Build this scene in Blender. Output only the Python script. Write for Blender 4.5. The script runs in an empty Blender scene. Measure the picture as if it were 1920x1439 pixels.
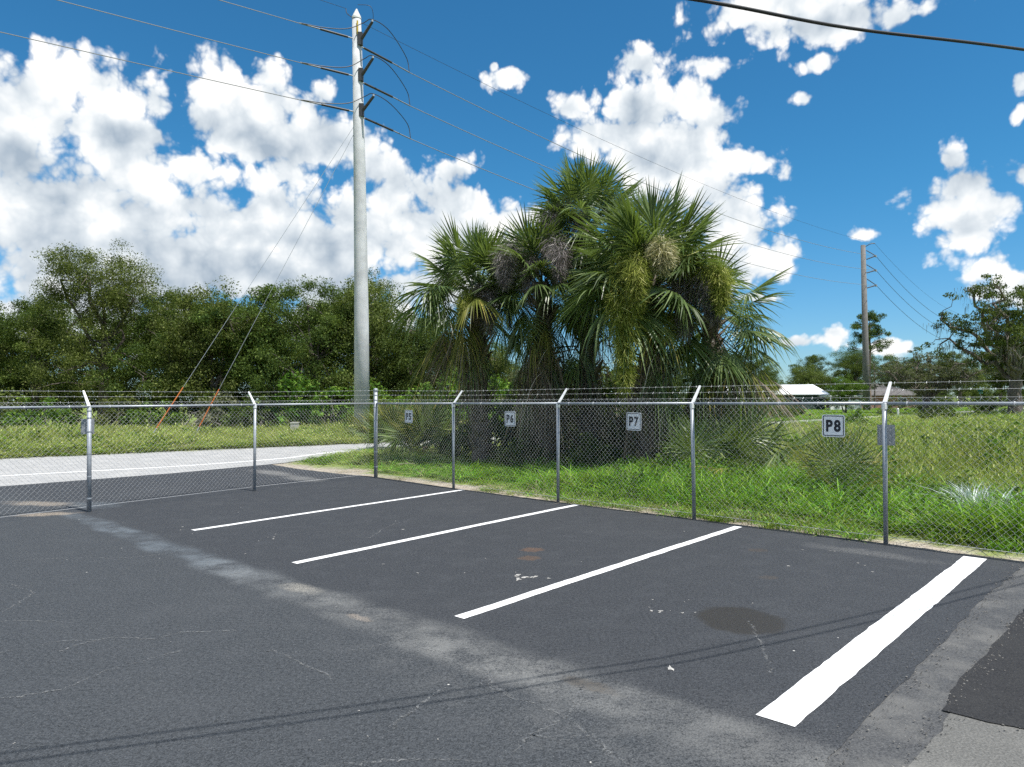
import bpy, bmesh, math, random
import numpy as np
from mathutils import Vector, Matrix, Euler

S = bpy.context.scene
COL = S.collection
R = math.radians

# ------------------------------------------------------------------ camera
cam_d = bpy.data.cameras.new("camera")
cam = bpy.data.objects.new("camera", cam_d)
COL.objects.link(cam)
cam_d.sensor_width = 36.0
cam_d.lens = 24.96
cam_d.clip_start = 0.05
cam_d.clip_end = 5000.0
cam.matrix_world = (Matrix.Translation((0, 0, 1.91)) @ Matrix.Rotation(R(90 + 1.27), 4, 'X')
                    @ Matrix.Rotation(-math.atan(0.0061), 4, 'Z'))
S.camera = cam

# ------------------------------------------------------------------ sun, sky, exposure
SUN_EL = R(65)
SUN_DIR = Vector((0.7642 * math.cos(SUN_EL), -0.6450 * math.cos(SUN_EL), math.sin(SUN_EL))).normalized()
sun_d = bpy.data.lights.new("sun", 'SUN')
sun_d.energy = 4.6
sun_d.angle = R(0.53)
sun_d.color = (1.0, 0.965, 0.92)
sun = bpy.data.objects.new("sun", sun_d)
COL.objects.link(sun)
sun.rotation_euler = SUN_DIR.to_track_quat('Z', 'Y').to_euler()
sun.location = (20, -20, 60)

S.view_settings.view_transform = 'Standard'
S.view_settings.look = 'None'
S.view_settings.gamma = 1.0
S.view_settings.use_curve_mapping = False
S.view_settings.exposure = 0.5
S.render.engine = 'CYCLES'
S.cycles.max_bounces = 4
S.cycles.diffuse_bounces = 2
S.cycles.glossy_bounces = 2
S.cycles.transmission_bounces = 2
S.cycles.transparent_max_bounces = 4
S.cycles.use_adaptive_sampling = True
S.cycles.adaptive_threshold = 0.015
S.cycles.caustics_reflective = False
S.cycles.caustics_refractive = False
S.cycles.use_denoising = False
S.cycles.sample_clamp_indirect = 4.0


class NT:
    """small helper round a node tree"""
    def __init__(self, tree):
        self.t = tree
        self.n = tree.nodes
        self.l = tree.links

    def node(self, typ, **kw):
        nd = self.n.new(typ)
        for k, v in kw.items():
            setattr(nd, k, v)
        return nd

    def put(self, sock, v):
        if isinstance(v, bpy.types.NodeSocket):
            self.l.new(v, sock)
        elif v is not None:
            if hasattr(sock, 'default_value') and not isinstance(v, (int, float)) and len(v) == 3 and sock.type == 'RGBA':
                v = (*v, 1.0)
            sock.default_value = v

    def math(self, op, a, b=None, c=None, clamp=False):
        nd = self.node('ShaderNodeMath', operation=op, use_clamp=clamp)
        self.put(nd.inputs[0], a)
        if b is not None: self.put(nd.inputs[1], b)
        if c is not None: self.put(nd.inputs[2], c)
        return nd.outputs[0]

    def vmath(self, op, a, b=None, scale=None):
        nd = self.node('ShaderNodeVectorMath', operation=op)
        self.put(nd.inputs[0], a)
        if b is not None: self.put(nd.inputs[1], b)
        if scale is not None: self.put(nd.inputs['Scale'], scale)
        return nd.outputs['Value'] if op in ('LENGTH', 'DISTANCE', 'DOT_PRODUCT') else nd.outputs['Vector']

    def noise(self, vec, scale, detail=4.0, rough=0.55, dist=0.0, dims='3D', color=False):
        nd = self.node('ShaderNodeTexNoise', noise_dimensions=dims)
        if vec is not None: self.put(nd.inputs['Vector'], vec)
        nd.inputs['Scale'].default_value = scale
        nd.inputs['Detail'].default_value = detail
        nd.inputs['Roughness'].default_value = rough
        nd.inputs['Distortion'].default_value = dist
        return nd.outputs['Color' if color else 'Fac']

    def voronoi(self, vec, scale, feature='F1', out='Distance', rand=1.0, dims='3D'):
        nd = self.node('ShaderNodeTexVoronoi', feature=feature, voronoi_dimensions=dims)
        if vec is not None: self.put(nd.inputs['Vector'], vec)
        nd.inputs['Scale'].default_value = scale
        nd.inputs['Randomness'].default_value = rand
        return nd.outputs[out]

    def ramp(self, v, a, b, lo=0.0, hi=1.0, smooth=True):
        nd = self.node('ShaderNodeMapRange', interpolation_type='SMOOTHSTEP' if smooth else 'LINEAR')
        self.put(nd.inputs['Value'], v)
        nd.inputs['From Min'].default_value = a
        nd.inputs['From Max'].default_value = b
        self.put(nd.inputs['To Min'], lo)
        self.put(nd.inputs['To Max'], hi)
        return nd.outputs['Result']

    def mix(self, fac, a, b, blend='MIX'):
        nd = self.node('ShaderNodeMix', data_type='RGBA', blend_type=blend)
        self.put(nd.inputs['Factor'], fac)
        self.put(nd.inputs['A'], None); self.put(nd.inputs[6], a); self.put(nd.inputs[7], b)
        return nd.outputs[2]

    def xyz(self, v):
        nd = self.node('ShaderNodeSeparateXYZ')
        self.put(nd.inputs[0], v)
        return nd.outputs

    def comb(self, x, y, z=0.0):
        nd = self.node('ShaderNodeCombineXYZ')
        for i, q in enumerate((x, y, z)): self.put(nd.inputs[i], q)
        return nd.outputs[0]


# clouds of the sky as ellipses: azimuth, elevation and half sizes in radians
BLOBS = [(-0.548, 0.206, 0.187, 0.087), (-0.333, 0.205, 0.22, 0.079), (-0.597, 0.34, 0.057, 0.039), (-0.521, 0.349, 0.063, 0.035), (-0.36, 0.358, 0.093, 0.044), (-0.292, 0.349, 0.083, 0.036), (-0.612, 0.297, 0.066, 0.04), (-0.503, 0.286, 0.058, 0.037), (-0.443, 0.249, 0.074, 0.045), (-0.104, 0.243, 0.082, 0.039), (-0.592, 0.391, 0.011, 0.017), (-0.571, 0.368, 0.04, 0.028), (-0.527, 0.368, 0.031, 0.029), (-0.587, 0.328, 0.05, 0.034), (-0.521, 0.328, 0.071, 0.027), (-0.462, 0.356, 0.021, 0.025), (-0.48, 0.326, 0.045, 0.018), (-0.373, 0.381, 0.062, 0.04), (-0.333, 0.373, 0.051, 0.038), (-0.36, 0.339, 0.083, 0.029), (-0.271, 0.351, 0.053, 0.029), (-0.261, 0.399, 0.016, 0.016), (-0.306, 0.328, 0.076, 0.016), (-0.627, 0.303, 0.042, 0.034), (-0.607, 0.275, 0.056, 0.026), (-0.506, 0.298, 0.041, 0.027), (-0.489, 0.272, 0.047, 0.031), (-0.57, 0.222, 0.118, 0.046), (-0.461, 0.218, 0.115, 0.045), (-0.423, 0.285, 0.03, 0.026), (-0.347, 0.284, 0.03, 0.02), (-0.303, 0.299, 0.026, 0.027), (-0.333, 0.232, 0.134, 0.044), (-0.229, 0.232, 0.093, 0.052), (-0.52, 0.152, 0.187, 0.042), (-0.292, 0.158, 0.158, 0.046), (-0.461, 0.189, 0.253, 0.072), (-0.292, 0.221, 0.151, 0.062), (-0.595, 0.096, 0.083, 0.031), (-0.442, 0.097, 0.135, 0.034), (-0.236, 0.11, 0.113, 0.04), (-0.074, 0.171, 0.082, 0.037), (-0.192, 0.32, 0.04, 0.03), (-0.141, 0.288, 0.044, 0.033), (-0.081, 0.315, 0.032, 0.019), (-0.093, 0.268, 0.056, 0.027), (-0.119, 0.214, 0.126, 0.054), (0.001, 0.254, 0.068, 0.021), (-0.005, 0.426, 0.027, 0.013), (-0.024, 0.444, 0.008, 0.008), (0.078, 0.39, 0.023, 0.018), (0.115, 0.355, 0.045, 0.024), (0.187, 0.435, 0.033, 0.024), (0.204, 0.392, 0.035, 0.038), (0.167, 0.356, 0.063, 0.03), (0.269, 0.371, 0.037, 0.019), (0.182, 0.387, 0.059, 0.039), (0.246, 0.304, 0.085, 0.04), (0.211, 0.34, 0.079, 0.033), (0.288, 0.232, 0.076, 0.048), (0.248, 0.392, 0.027, 0.025), (0.271, 0.426, 0.044, 0.011), (0.196, 0.327, 0.076, 0.033), (0.253, 0.276, 0.074, 0.041), (0.288, 0.225, 0.069, 0.052), (0.315, 0.182, 0.055, 0.028), (0.323, 0.307, 0.029, 0.018), (0.373, 0.285, 0.014, 0.014), (0.379, 0.479, 0.118, 0.022), (0.43, 0.45, 0.078, 0.021), (0.509, 0.443, 0.049, 0.014), (0.414, 0.409, 0.023, 0.008), (0.394, 0.376, 0.013, 0.01), (0.559, 0.277, 0.014, 0.019), (0.567, 0.249, 0.03, 0.017), (0.567, 0.216, 0.051, 0.026), (0.574, 0.184, 0.04, 0.028), (0.594, 0.154, 0.023, 0.021), (0.627, 0.248, 0.017, 0.017), (0.627, 0.341, 0.011, 0.014), (0.628, 0.313, 0.009, 0.01), (0.463, 0.203, 0.019, 0.008), (0.429, 0.077, 0.017, 0.016), (0.488, 0.06, 0.026, 0.009), (0.38, 0.074, 0.039, 0.008), (0.617, 0.121, 0.03, 0.018), (0.334, 0.132, 0.027, 0.007)]
GREY = [(-0.607, 0.275, 0.061, 0.019), (-0.347, 0.329, 0.1, 0.019), (-0.498, 0.323, 0.053, 0.015), (-0.25, 0.339, 0.057, 0.02), (-0.443, 0.243, 0.099, 0.017), (-0.58, 0.202, 0.063, 0.018), (-0.347, 0.218, 0.087, 0.016), (-0.52, 0.148, 0.142, 0.019), (-0.236, 0.15, 0.114, 0.017), (-0.081, 0.306, 0.03, 0.012), (-0.178, 0.303, 0.037, 0.019), (0.182, 0.384, 0.029, 0.019), (0.218, 0.319, 0.05, 0.017), (0.566, 0.204, 0.043, 0.013), (0.392, 0.454, 0.078, 0.011), (0.314, 0.161, 0.041, 0.013), (-0.292, 0.259, 0.042, 0.014), (-0.491, 0.147, 0.222, 0.046), (-0.25, 0.167, 0.169, 0.043), (-0.575, 0.178, 0.096, 0.037), (-0.461, 0.11, 0.133, 0.016), (-0.595, 0.121, 0.062, 0.015), (-0.149, 0.206, 0.044, 0.016), (-0.25, 0.251, 0.05, 0.015), (-0.532, 0.263, 0.034, 0.012)]


def build_world():
    w = bpy.data.worlds.new("World")
    S.world = w
    w.use_nodes = True
    T = NT(w.node_tree)
    T.n.clear()
    sky = T.node('ShaderNodeTexSky', sky_type='NISHITA')
    sky.sun_disc = False
    sky.sun_elevation = SUN_EL
    sky.sun_rotation = math.atan2(SUN_DIR.x, SUN_DIR.y)
    sky.altitude = 0
    sky.air_density = 1.0
    sky.dust_density = 0.12
    sky.ozone_density = 2.5
    d = T.node('ShaderNodeTexCoord').outputs['Generated']
    X, Y, Z = T.xyz(d)[:3]
    az = T.math('ARCTAN2', X, Y)
    el = T.math('ARCSINE', Z)
    p = T.comb(az, el, 0.0)
    warp = T.vmath('SCALE', T.vmath('SUBTRACT', T.noise(p, 16.0, 2.0, 0.6, dims='2D', color=True), (0.5, 0.5, 0.5)), scale=0.018)
    pw = T.vmath('ADD', p, warp)
    fb = T.noise(p, 13.0, 7.0, 0.57, dims='2D')
    bil = T.node('ShaderNodeTexVoronoi', feature='F1', voronoi_dimensions='2D')
    T.put(bil.inputs['Vector'], pw)
    bil.inputs['Scale'].default_value = 23.0
    bil.inputs['Detail'].default_value = 3.0
    bil.inputs['Roughness'].default_value = 0.55
    billow = bil.outputs['Distance']
    ragged = T.math('ADD', T.math('MULTIPLY', T.math('SUBTRACT', fb, 0.5), 1.6),
                    T.math('MULTIPLY', T.math('SUBTRACT', 0.80, billow), 0.85))
    # relief of the billows: the same field a little nearer the sun (higher up)
    lo1 = T.noise(p, 11.0, 3.5, 0.55, dims='2D')
    lo2 = T.noise(T.vmath('ADD', p, (0.010, 0.026, 0.0)), 11.0, 2.0, 0.55, dims='2D')
    fb2 = T.noise(T.vmath('ADD', p, (0.004, 0.009, 0.0)), 13.0, 5.0, 0.57, dims='2D')
    relief = T.math('ADD', T.math('SUBTRACT', lo1, lo2), T.math('MULTIPLY', T.math('SUBTRACT', fb, fb2), 0.25))
    # the rest of the sky carries clouds of the same make
    rest = T.math('SUBTRACT', T.noise(p, 2.6, 1.0, 0.5, dims='2D'), 0.50)
    rest = T.math('MULTIPLY', rest, 6.0)
    off = T.math('MAXIMUM', T.math('DIVIDE', T.math('ABSOLUTE', az), 0.72), T.math('DIVIDE', T.math('ABSOLUTE', T.math('SUBTRACT', el, 0.1)), 0.50))
    rest = T.math('SUBTRACT', rest, T.ramp(off, 1.0, 1.35, 4.0, 0.0))

    def field(items):
        best = None
        for (a, e, ra, re) in items:
            q = T.vmath('MULTIPLY', T.vmath('SUBTRACT', pw, (a, e, 0.0)), (1 / ra, 1 / re, 0.0))
            f = T.math('SUBTRACT', 0.98, T.math('MULTIPLY', T.vmath('LENGTH', q), 0.90))
            best = f if best is None else T.math('SMOOTH_MAX', best, f, 0.35)
        return best

    bg_sky = T.node('ShaderNodeBackground')
    hsv = T.node('ShaderNodeHueSaturation')
    hsv.inputs['Hue'].default_value = 0.488
    hsv.inputs['Saturation'].default_value = 1.12
    hsv.inputs['Value'].default_value = 1.0
    T.l.new(sky.outputs[0], hsv.inputs['Color'])
    T.put(bg_sky.inputs[0], T.mix(1.0, hsv.outputs[0], T.mix(T.ramp(el, 0.0, 0.30), (0.52, 0.76, 1.02), (0.36, 0.80, 1.02)), 'MULTIPLY'))
    bg_sky.inputs[1].default_value = 0.090

    def clouded(dens, grey):
        dn = T.math('ADD', dens, ragged) if dens is not None else T.math('ADD', rest, ragged)
        alpha = T.ramp(dn, -0.20, 0.34)
        alpha = T.math('MULTIPLY', alpha, T.ramp(el, -0.01, 0.05, 0.35, 1.0))
        core = T.ramp(dn, 0.1, 1.2)
        lit = T.math('MULTIPLY_ADD', relief, 1.0, 0.92)
        lit = T.math('ADD', lit, T.math('MULTIPLY', T.math('SUBTRACT', 0.55, billow), 0.30))
        if grey is not None:
            g = T.ramp(T.math('ADD', grey, T.math('MULTIPLY', T.math('SUBTRACT', fb, 0.5), 1.6)), -0.75, 1.05)
            lit = T.math('SUBTRACT', lit, T.math('MULTIPLY', g, 0.27))
        lit = T.math('SUBTRACT', lit, T.math('MULTIPLY', core, 0.04))
        lit = T.math('MINIMUM', T.math('MAXIMUM', lit, 0.30), 1.0)
        cr = T.node('ShaderNodeValToRGB')
        T.l.new(lit, cr.inputs[0])
        e0, e1 = cr.color_ramp.elements
        e0.position, e0.color = 0.30, (0.36, 0.44, 0.53, 1)
        e1.position, e1.color = 0.95, (1.0, 1.0, 0.99, 1)
        m = cr.color_ramp.elements.new(0.70); m.color = (0.70, 0.755, 0.80, 1)
        bg = T.node('ShaderNodeBackground')
        T.l.new(cr.outputs[0], bg.inputs[0])
        bg.inputs[1].default_value = 0.80
        mx = T.node('ShaderNodeMixShader')
        T.l.new(alpha, mx.inputs[0]); T.l.new(bg_sky.outputs[0], mx.inputs[1]); T.l.new(bg.outputs[0], mx.inputs[2])
        return mx.outputs[0]

    def zone(lo, hi):
        it = [b for b in BLOBS if b[0] + b[2] * 2.0 > lo and b[0] - b[2] * 2.0 < hi]
        gr = [b for b in GREY if b[0] + b[2] * 2.0 > lo and b[0] - b[2] * 2.0 < hi]
        return clouded(T.math('MAXIMUM', field(it), rest), field(gr))

    def pick(fac, a, b):
        mx = T.node('ShaderNodeMixShader')
        T.l.new(fac, mx.inputs[0]); T.l.new(a, mx.inputs[1]); T.l.new(b, mx.inputs[2])
        return mx.outputs[0]
    s1 = pick(T.math('GREATER_THAN', az, -0.40), zone(-2, -0.40), zone(-0.40, -0.16))
    s2 = pick(T.math('GREATER_THAN', az, 0.30), zone(-0.16, 0.30), zone(0.30, 2))
    inside = pick(T.math('GREATER_THAN', az, -0.16), s1, s2)
    outside = clouded(None, None)
    full = pick(T.math('LESS_THAN', off, 1.34), outside, inside)
    T.l.new(full, T.node('ShaderNodeOutputWorld').inputs[0])
    w.cycles.sampling_method = 'NONE'


build_world()


# ------------------------------------------------------------------ materials
MATS = {}


def new_mat(name):
    m = bpy.data.materials.new(name)
    m.use_nodes = True
    T = NT(m.node_tree)
    b = T.n['Principled BSDF']
    MATS[name] = m
    return m, T, b


def simple(name, col, rough=0.6, metal=0.0, var=0.0, scale=8.0, spec=0.5, bump=0.0, bscale=60.0):
    m, T, b = new_mat(name)
    b.inputs['Roughness'].default_value = rough
    b.inputs['Metallic'].default_value = metal
    b.inputs['Specular IOR Level'].default_value = spec
    pos = T.node('ShaderNodeTexCoord').outputs['Object']
    if var:
        n = T.noise(pos, scale, 5.0, 0.6)
        c = T.mix(T.ramp(n, 0.3, 0.7), tuple(x * (1 - var) for x in col), tuple(min(1, x * (1 + var)) for x in col))
        T.put(b.inputs['Base Color'], c)
    else:
        b.inputs['Base Color'].default_value = (*col, 1)
    if bump:
        bp = T.node('ShaderNodeBump')
        bp.inputs['Strength'].default_value = bump
        bp.inputs['Distance'].default_value = 0.01
        T.l.new(T.noise(pos, bscale, 4.0, 0.6), bp.inputs['Height'])
        T.l.new(bp.outputs[0], b.inputs['Normal'])
    return m


def leafy(name, a, b_, c=None, rough=0.6, trans=0.25, nscale=0.7, hue_obj=0.0, spec=0.12):
    """foliage: two greens mottled by clump, single leaves varied, some light through"""
    m, T, b = new_mat(name)
    g = T.node('ShaderNodeNewGeometry')
    ob = T.node('ShaderNodeObjectInfo')
    tc = T.node('ShaderNodeTexCoord').outputs['Object']
    n = T.ramp(T.noise(tc, nscale, 3.0, 0.6), 0.3, 0.7)
    col = T.mix(n, a, b_)
    if c is not None:
        col = T.mix(T.ramp(g.outputs['Random Per Island'], 0.80, 1.0), col, c)
    v = T.math('MULTIPLY_ADD', g.outputs['Random Per Island'], 0.7, 0.65)
    v = T.math('MULTIPLY', v, T.math('MULTIPLY_ADD', ob.outputs['Random'], 0.4, 0.8))
    hs = T.node('ShaderNodeHueSaturation')
    T.put(hs.inputs['Color'], col)
    T.put(hs.inputs['Value'], v)
    T.put(hs.inputs['Hue'], T.math('MULTIPLY_ADD', ob.outputs['Random'], hue_obj, 0.5 - hue_obj / 2))
    T.put(b.inputs['Base Color'], hs.outputs[0])
    b.inputs['Roughness'].default_value = rough
    b.inputs['Specular IOR Level'].default_value = spec
    if trans:
        tr = T.node('ShaderNodeBsdfTranslucent')
        t2 = T.mix(0.45, hs.outputs[0], (0.25, 0.35, 0.03))
        T.put(tr.inputs[0], t2)
        mx = T.node('ShaderNodeMixShader')
        mx.inputs[0].default_value = trans
        T.l.new(b.outputs[0], mx.inputs[1]); T.l.new(tr.outputs[0], mx.inputs[2])
        T.l.new(mx.outputs[0], T.n['Material Output'].inputs[0])
    return m


# fence line along the grass: unit direction and outward normal
F0 = np.array((-3.39, 17.65)); F1 = np.array((4.85, 9.28))
FD = (F1 - F0) / np.linalg.norm(F1 - F0)
FN = np.array((-FD[1], FD[0]))
FC = float(F0 @ FN)


def asphalt_material():
    m, T, b = new_mat("lot asphalt")
    pos = T.node('ShaderNodeNewGeometry').outputs['Position']
    X, Y, Z = T.xyz(pos)[:3]
    p2 = T.comb(X, Y, 0.0)
    big = T.noise(p2, 0.55, 4.0, 0.6)
    mid = T.noise(p2, 3.2, 5.0, 0.65)
    grain = T.math('MULTIPLY_ADD', T.noise(p2, 34.0, 4.0, 0.75), 0.45, T.math('MULTIPLY', T.noise(p2, 85.0, 3.0, 0.7), 0.55))
    stone = T.voronoi(p2, 75.0)
    # side of the seam: the bays are freshly sealed, the aisle is worn
    lx, ly = 8.91, -8.34
    L = math.hypot(lx, ly)
    nx, ny = -ly / L, lx / L
    c0 = nx * -7.64 + ny * 12.27
    wob = T.math('MULTIPLY', T.math('SUBTRACT', T.noise(p2, 0.9, 2.0, 0.6), 0.5), 0.45)
    dist = T.math('ADD', T.math('SUBTRACT', T.math('ADD', T.math('MULTIPLY', X, nx), T.math('MULTIPLY', Y, ny)), c0), wob)
    along = T.math('ADD', T.math('MULTIPLY', X, lx / L), T.math('MULTIPLY', Y, ly / L))
    sealed = T.ramp(dist, -0.5, 0.5)
    worn = T.mix(T.ramp(grain, 0.34, 0.66), (0.010, 0.012, 0.014), (0.076, 0.083, 0.090))
    seal = T.mix(T.ramp(grain, 0.33, 0.67), (0.009, 0.010, 0.012), (0.060, 0.065, 0.072))
    col = T.mix(sealed, worn, seal)
    col = T.mix(T.math('MULTIPLY', T.ramp(mid, 0.45, 0.75), 0.22), col, (0.075, 0.080, 0.086))
    col = T.mix(T.math('MULTIPLY', T.ramp(big, 0.5, 0.72), 0.12), col, (0.085, 0.088, 0.090))
    # pale stones showing through
    sp = T.math('MULTIPLY', T.ramp(stone, 0.22, 0.10), T.ramp(T.voronoi(p2, 75.0, out='Color'), 0.66, 0.76))
    col = T.mix(T.math('MULTIPLY', sp, T.ramp(sealed, 0, 1, 0.85, 0.4)), col, (0.22, 0.22, 0.215))
    # dusty band where water runs off the bays
    streak = T.math('MULTIPLY_ADD', grain, 0.45, T.math('MULTIPLY', T.noise(p2, 2.2, 6.0, 0.72), 0.55))
    broad = T.ramp(along, -8.0, -1.0, 0.0, 1.0)
    dw = T.math('DIVIDE', T.math('ABSOLUTE', dist), T.ramp(along, -14.0, -1.5, 0.24, 0.38))
    core = T.math('MULTIPLY', T.ramp(dw, 1.0, 0.35), T.ramp(streak, 0.38, 0.62))
    core = T.math('MULTIPLY', core, T.ramp(along, -14.4, -13.4))
    patchy = T.ramp(T.noise(p2, 0.75, 3.0, 0.55), 0.36, 0.64, 0.42, 0.9)
    core = T.math('MULTIPLY', core, patchy)
    col = T.mix(T.math('MULTIPLY', core, 0.70), col, T.mix(T.ramp(along, -9.5, -5.5), (0.165, 0.195, 0.22), (0.27, 0.27, 0.255)))
    halo = T.math('MULTIPLY', T.ramp(T.math('ABSOLUTE', T.math('ADD', dist, 0.2)), 0.95, 0.1), broad)
    halo = T.math('MULTIPLY', halo, T.ramp(T.math('ADD', T.math('MULTIPLY', grain, 0.7), T.math('MULTIPLY', mid, 0.5)), 0.52, 0.74))
    col = T.mix(T.math('MULTIPLY', T.math('MULTIPLY', halo, patchy), 0.30), col, (0.22, 0.215, 0.20))

    def spot(x, y, rx, ry, ang, colour, amt, edge=0.25, nz=0.5, ns=5.0, grit=True):
        nonlocal col
        ca, sa = math.cos(ang), math.sin(ang)
        u = T.math('ADD', T.math('MULTIPLY', T.math('SUBTRACT', X, x), ca / rx), T.math('MULTIPLY', T.math('SUBTRACT', Y, y), sa / rx))
        v = T.math('ADD', T.math('MULTIPLY', T.math('SUBTRACT', X, x), -sa / ry), T.math('MULTIPLY', T.math('SUBTRACT', Y, y), ca / ry))
        r = T.math('SQRT', T.math('ADD', T.math('MULTIPLY', u, u), T.math('MULTIPLY', v, v)))
        r = T.math('ADD', r, T.math('MULTIPLY', T.math('SUBTRACT', T.noise(p2, ns, 4.0, 0.6), 0.5), nz * 2))
        k = T.math('MULTIPLY', T.ramp(r, 1.0, 1.0 - edge), amt)
        if grit: k = T.math('MULTIPLY', k, T.ramp(grain, 0.40, 0.58))
        col = T.mix(k, col, colour)
        return k
    oil = spot(1.95, 6.15, 0.40, 0.42, 0.3, (0.028, 0.025, 0.021), 0.85, 0.22, 0.25, 3.0, False)
    spot(0.24, 9.05, 0.17, 0.16, 0, (0.13, 0.075, 0.045), 0.9, 0.4, 0.5, 12)
    spot(0.20, 8.58, 0.16, 0.15, 0, (0.115, 0.07, 0.042), 0.85, 0.4, 0.6, 12)
    spot(3.07, 8.95, 0.15, 0.12, 0, (0.07, 0.055, 0.042), 0.7, 0.4, 0.5, 12)
    spot(2.72, 7.59, 0.12, 0.11, 0, (0.09, 0.07, 0.05), 0.5, 0.5, 0.6, 14)
    spot(0.50, 4.78, 0.30, 0.10, -0.75, (0.07, 0.052, 0.032), 0.55, 0.6, 0.6, 9)
    spot(-2.15, 7.25, 0.42, 0.16, -0.75, (0.33, 0.31, 0.265), 0.75, 0.8, 0.6, 6)
    spot(-1.35, 6.28, 0.2, 0.07, -0.75, (0.34, 0.28, 0.22), 0.55, 0.6, 0.7, 10)
    spot(-7.95, 12.15, 0.62, 0.26, 0.2, (0.40, 0.33, 0.25), 0.85, 0.6, 0.6, 5)
    spot(-8.9, 13.4, 1.1, 0.34, -0.3, (0.38, 0.32, 0.25), 0.75, 0.7, 0.6, 3)
    spot(-7.8, 13.2, 0.9, 0.5, -0.5, (0.16, 0.19, 0.21), 0.55, 0.8, 0.6, 3)
    spot(-5.1, 17.4, 1.2, 0.42, 2.3, (0.24, 0.235, 0.22), 0.75, 0.7, 0.5, 3)
    spot(-6.4, 18.9, 1.4, 0.45, 2.3, (0.30, 0.29, 0.27), 0.7, 0.7, 0.5, 3)
    spot(4.35, 8.75, 1.1, 0.25, -0.8, (0.15, 0.15, 0.145), 0.6, 0.8, 0.6, 4)
    spot(1.35, 3.9, 0.9, 0.5, -0.8, (0.10, 0.10, 0.098), 0.45, 0.9, 0.5, 2)
    # flecks of paint and shell
    fl = T.math('MULTIPLY', T.ramp(T.voronoi(p2, 3.1), 0.035, 0.022), T.ramp(T.voronoi(p2, 3.1, out='Color'), 0.62, 0.66))
    col = T.mix(fl, col, (0.55, 0.54, 0.50))
    T.put(b.inputs['Base Color'], col)
    T.put(b.inputs['Roughness'], T.math('SUBTRACT', 0.78, T.math('MULTIPLY', oil, 0.22)))
    b.inputs['Specular IOR Level'].default_value = 0.35
    bp = T.node('ShaderNodeBump')
    bp.inputs['Strength'].default_value = 0.8
    bp.inputs['Distance'].default_value = 0.006
    T.l.new(T.math('ADD', T.math('MULTIPLY', grain, 1.0), T.math('MULTIPLY', stone, -0.8)), bp.inputs['Height'])
    T.l.new(bp.outputs[0], b.inputs['Normal'])
    return m


def pavement(name, dark, light, stones=0.3, tint=None, bump=0.5, gs=70.0):
    m, T, b = new_mat(name)
    pos = T.node('ShaderNodeNewGeometry').outputs['Position']
    grain = T.noise(pos, gs, 3.0, 0.7)
    mid = T.noise(pos, 1.7, 5.0, 0.65)
    st = T.voronoi(pos, 62.0)
    col = T.mix(T.ramp(grain, 0.28, 0.72), dark, light)
    col = T.mix(T.math('MULTIPLY', T.ramp(mid, 0.42, 0.66), 0.7), col, tint or tuple(min(1, 1.6 * x) for x in light))
    k = T.math('MULTIPLY', T.ramp(st, 0.25, 0.12), T.ramp(T.voronoi(pos, 62.0, out='Color'), 0.7, 0.8))
    col = T.mix(T.math('MULTIPLY', k, stones), col, (0.30, 0.30, 0.28))
    T.put(b.inputs['Base Color'], col)
    b.inputs['Roughness'].default_value = 0.85
    b.inputs['Specular IOR Level'].default_value = 0.3
    bp = T.node('ShaderNodeBump')
    bp.inputs['Strength'].default_value = bump
    bp.inputs['Distance'].default_value = 0.006
    T.l.new(T.math('SUBTRACT', grain, st), bp.inputs['Height'])
    T.l.new(bp.outputs[0], b.inputs['Normal'])
    return m


def ground_material():
    m, T, b = new_mat("ground soil")
    pos = T.node('ShaderNodeNewGeometry').outputs['Position']
    X, Y, Z = T.xyz(pos)[:3]
    n1 = T.noise(pos, 1.1, 5.0, 0.65)
    n2 = T.noise(pos, 9.0, 5.0, 0.7)
    n3 = T.noise(pos, 0.12, 3.0, 0.6)
    grass = T.mix(T.ramp(n2, 0.3, 0.7), (0.10, 0.15, 0.027), (0.22, 0.28, 0.06))
    grass = T.mix(T.math('MULTIPLY', T.ramp(n3, 0.45, 0.7), 0.6), grass, (0.22, 0.25, 0.08))
    sand = T.mix(T.ramp(n2, 0.3, 0.75), (0.24, 0.20, 0.15), (0.46, 0.42, 0.35))
    d = T.math('SUBTRACT', T.math('ADD', T.math('MULTIPLY', X, float(FN[0])), T.math('MULTIPLY', Y, float(FN[1]))), FC)
    edge = T.ramp(T.math('ADD', T.math('ABSOLUTE', d), T.math('MULTIPLY', T.math('SUBTRACT', n1, 0.5), 2.4)), 0.95, 0.15)
    dx = T.math('SUBTRACT', X, -5.4); dy = T.math('SUBTRACT', Y, 18.9)
    rr = T.math('SQRT', T.math('ADD', T.math('MULTIPLY', dx, dx), T.math('MULTIPLY', dy, dy)))
    corner = T.ramp(T.math('ADD', rr, T.math('MULTIPLY', T.math('SUBTRACT', n1, 0.5), 2.5)), 2.3, 1.2)
    col = T.mix(T.math('MAXIMUM', edge, corner), grass, sand)
    T.put(b.inputs['Base Color'], col)
    b.inputs['Roughness'].default_value = 0.95
    b.inputs['Specular IOR Level'].default_value = 0.1
    bp = T.node('ShaderNodeBump')
    bp.inputs['Strength'].default_value = 0.6
    bp.inputs['Distance'].default_value = 0.03
    T.l.new(n2, bp.inputs['Height'])
    T.l.new(bp.outputs[0], b.inputs['Normal'])
    return m


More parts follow.
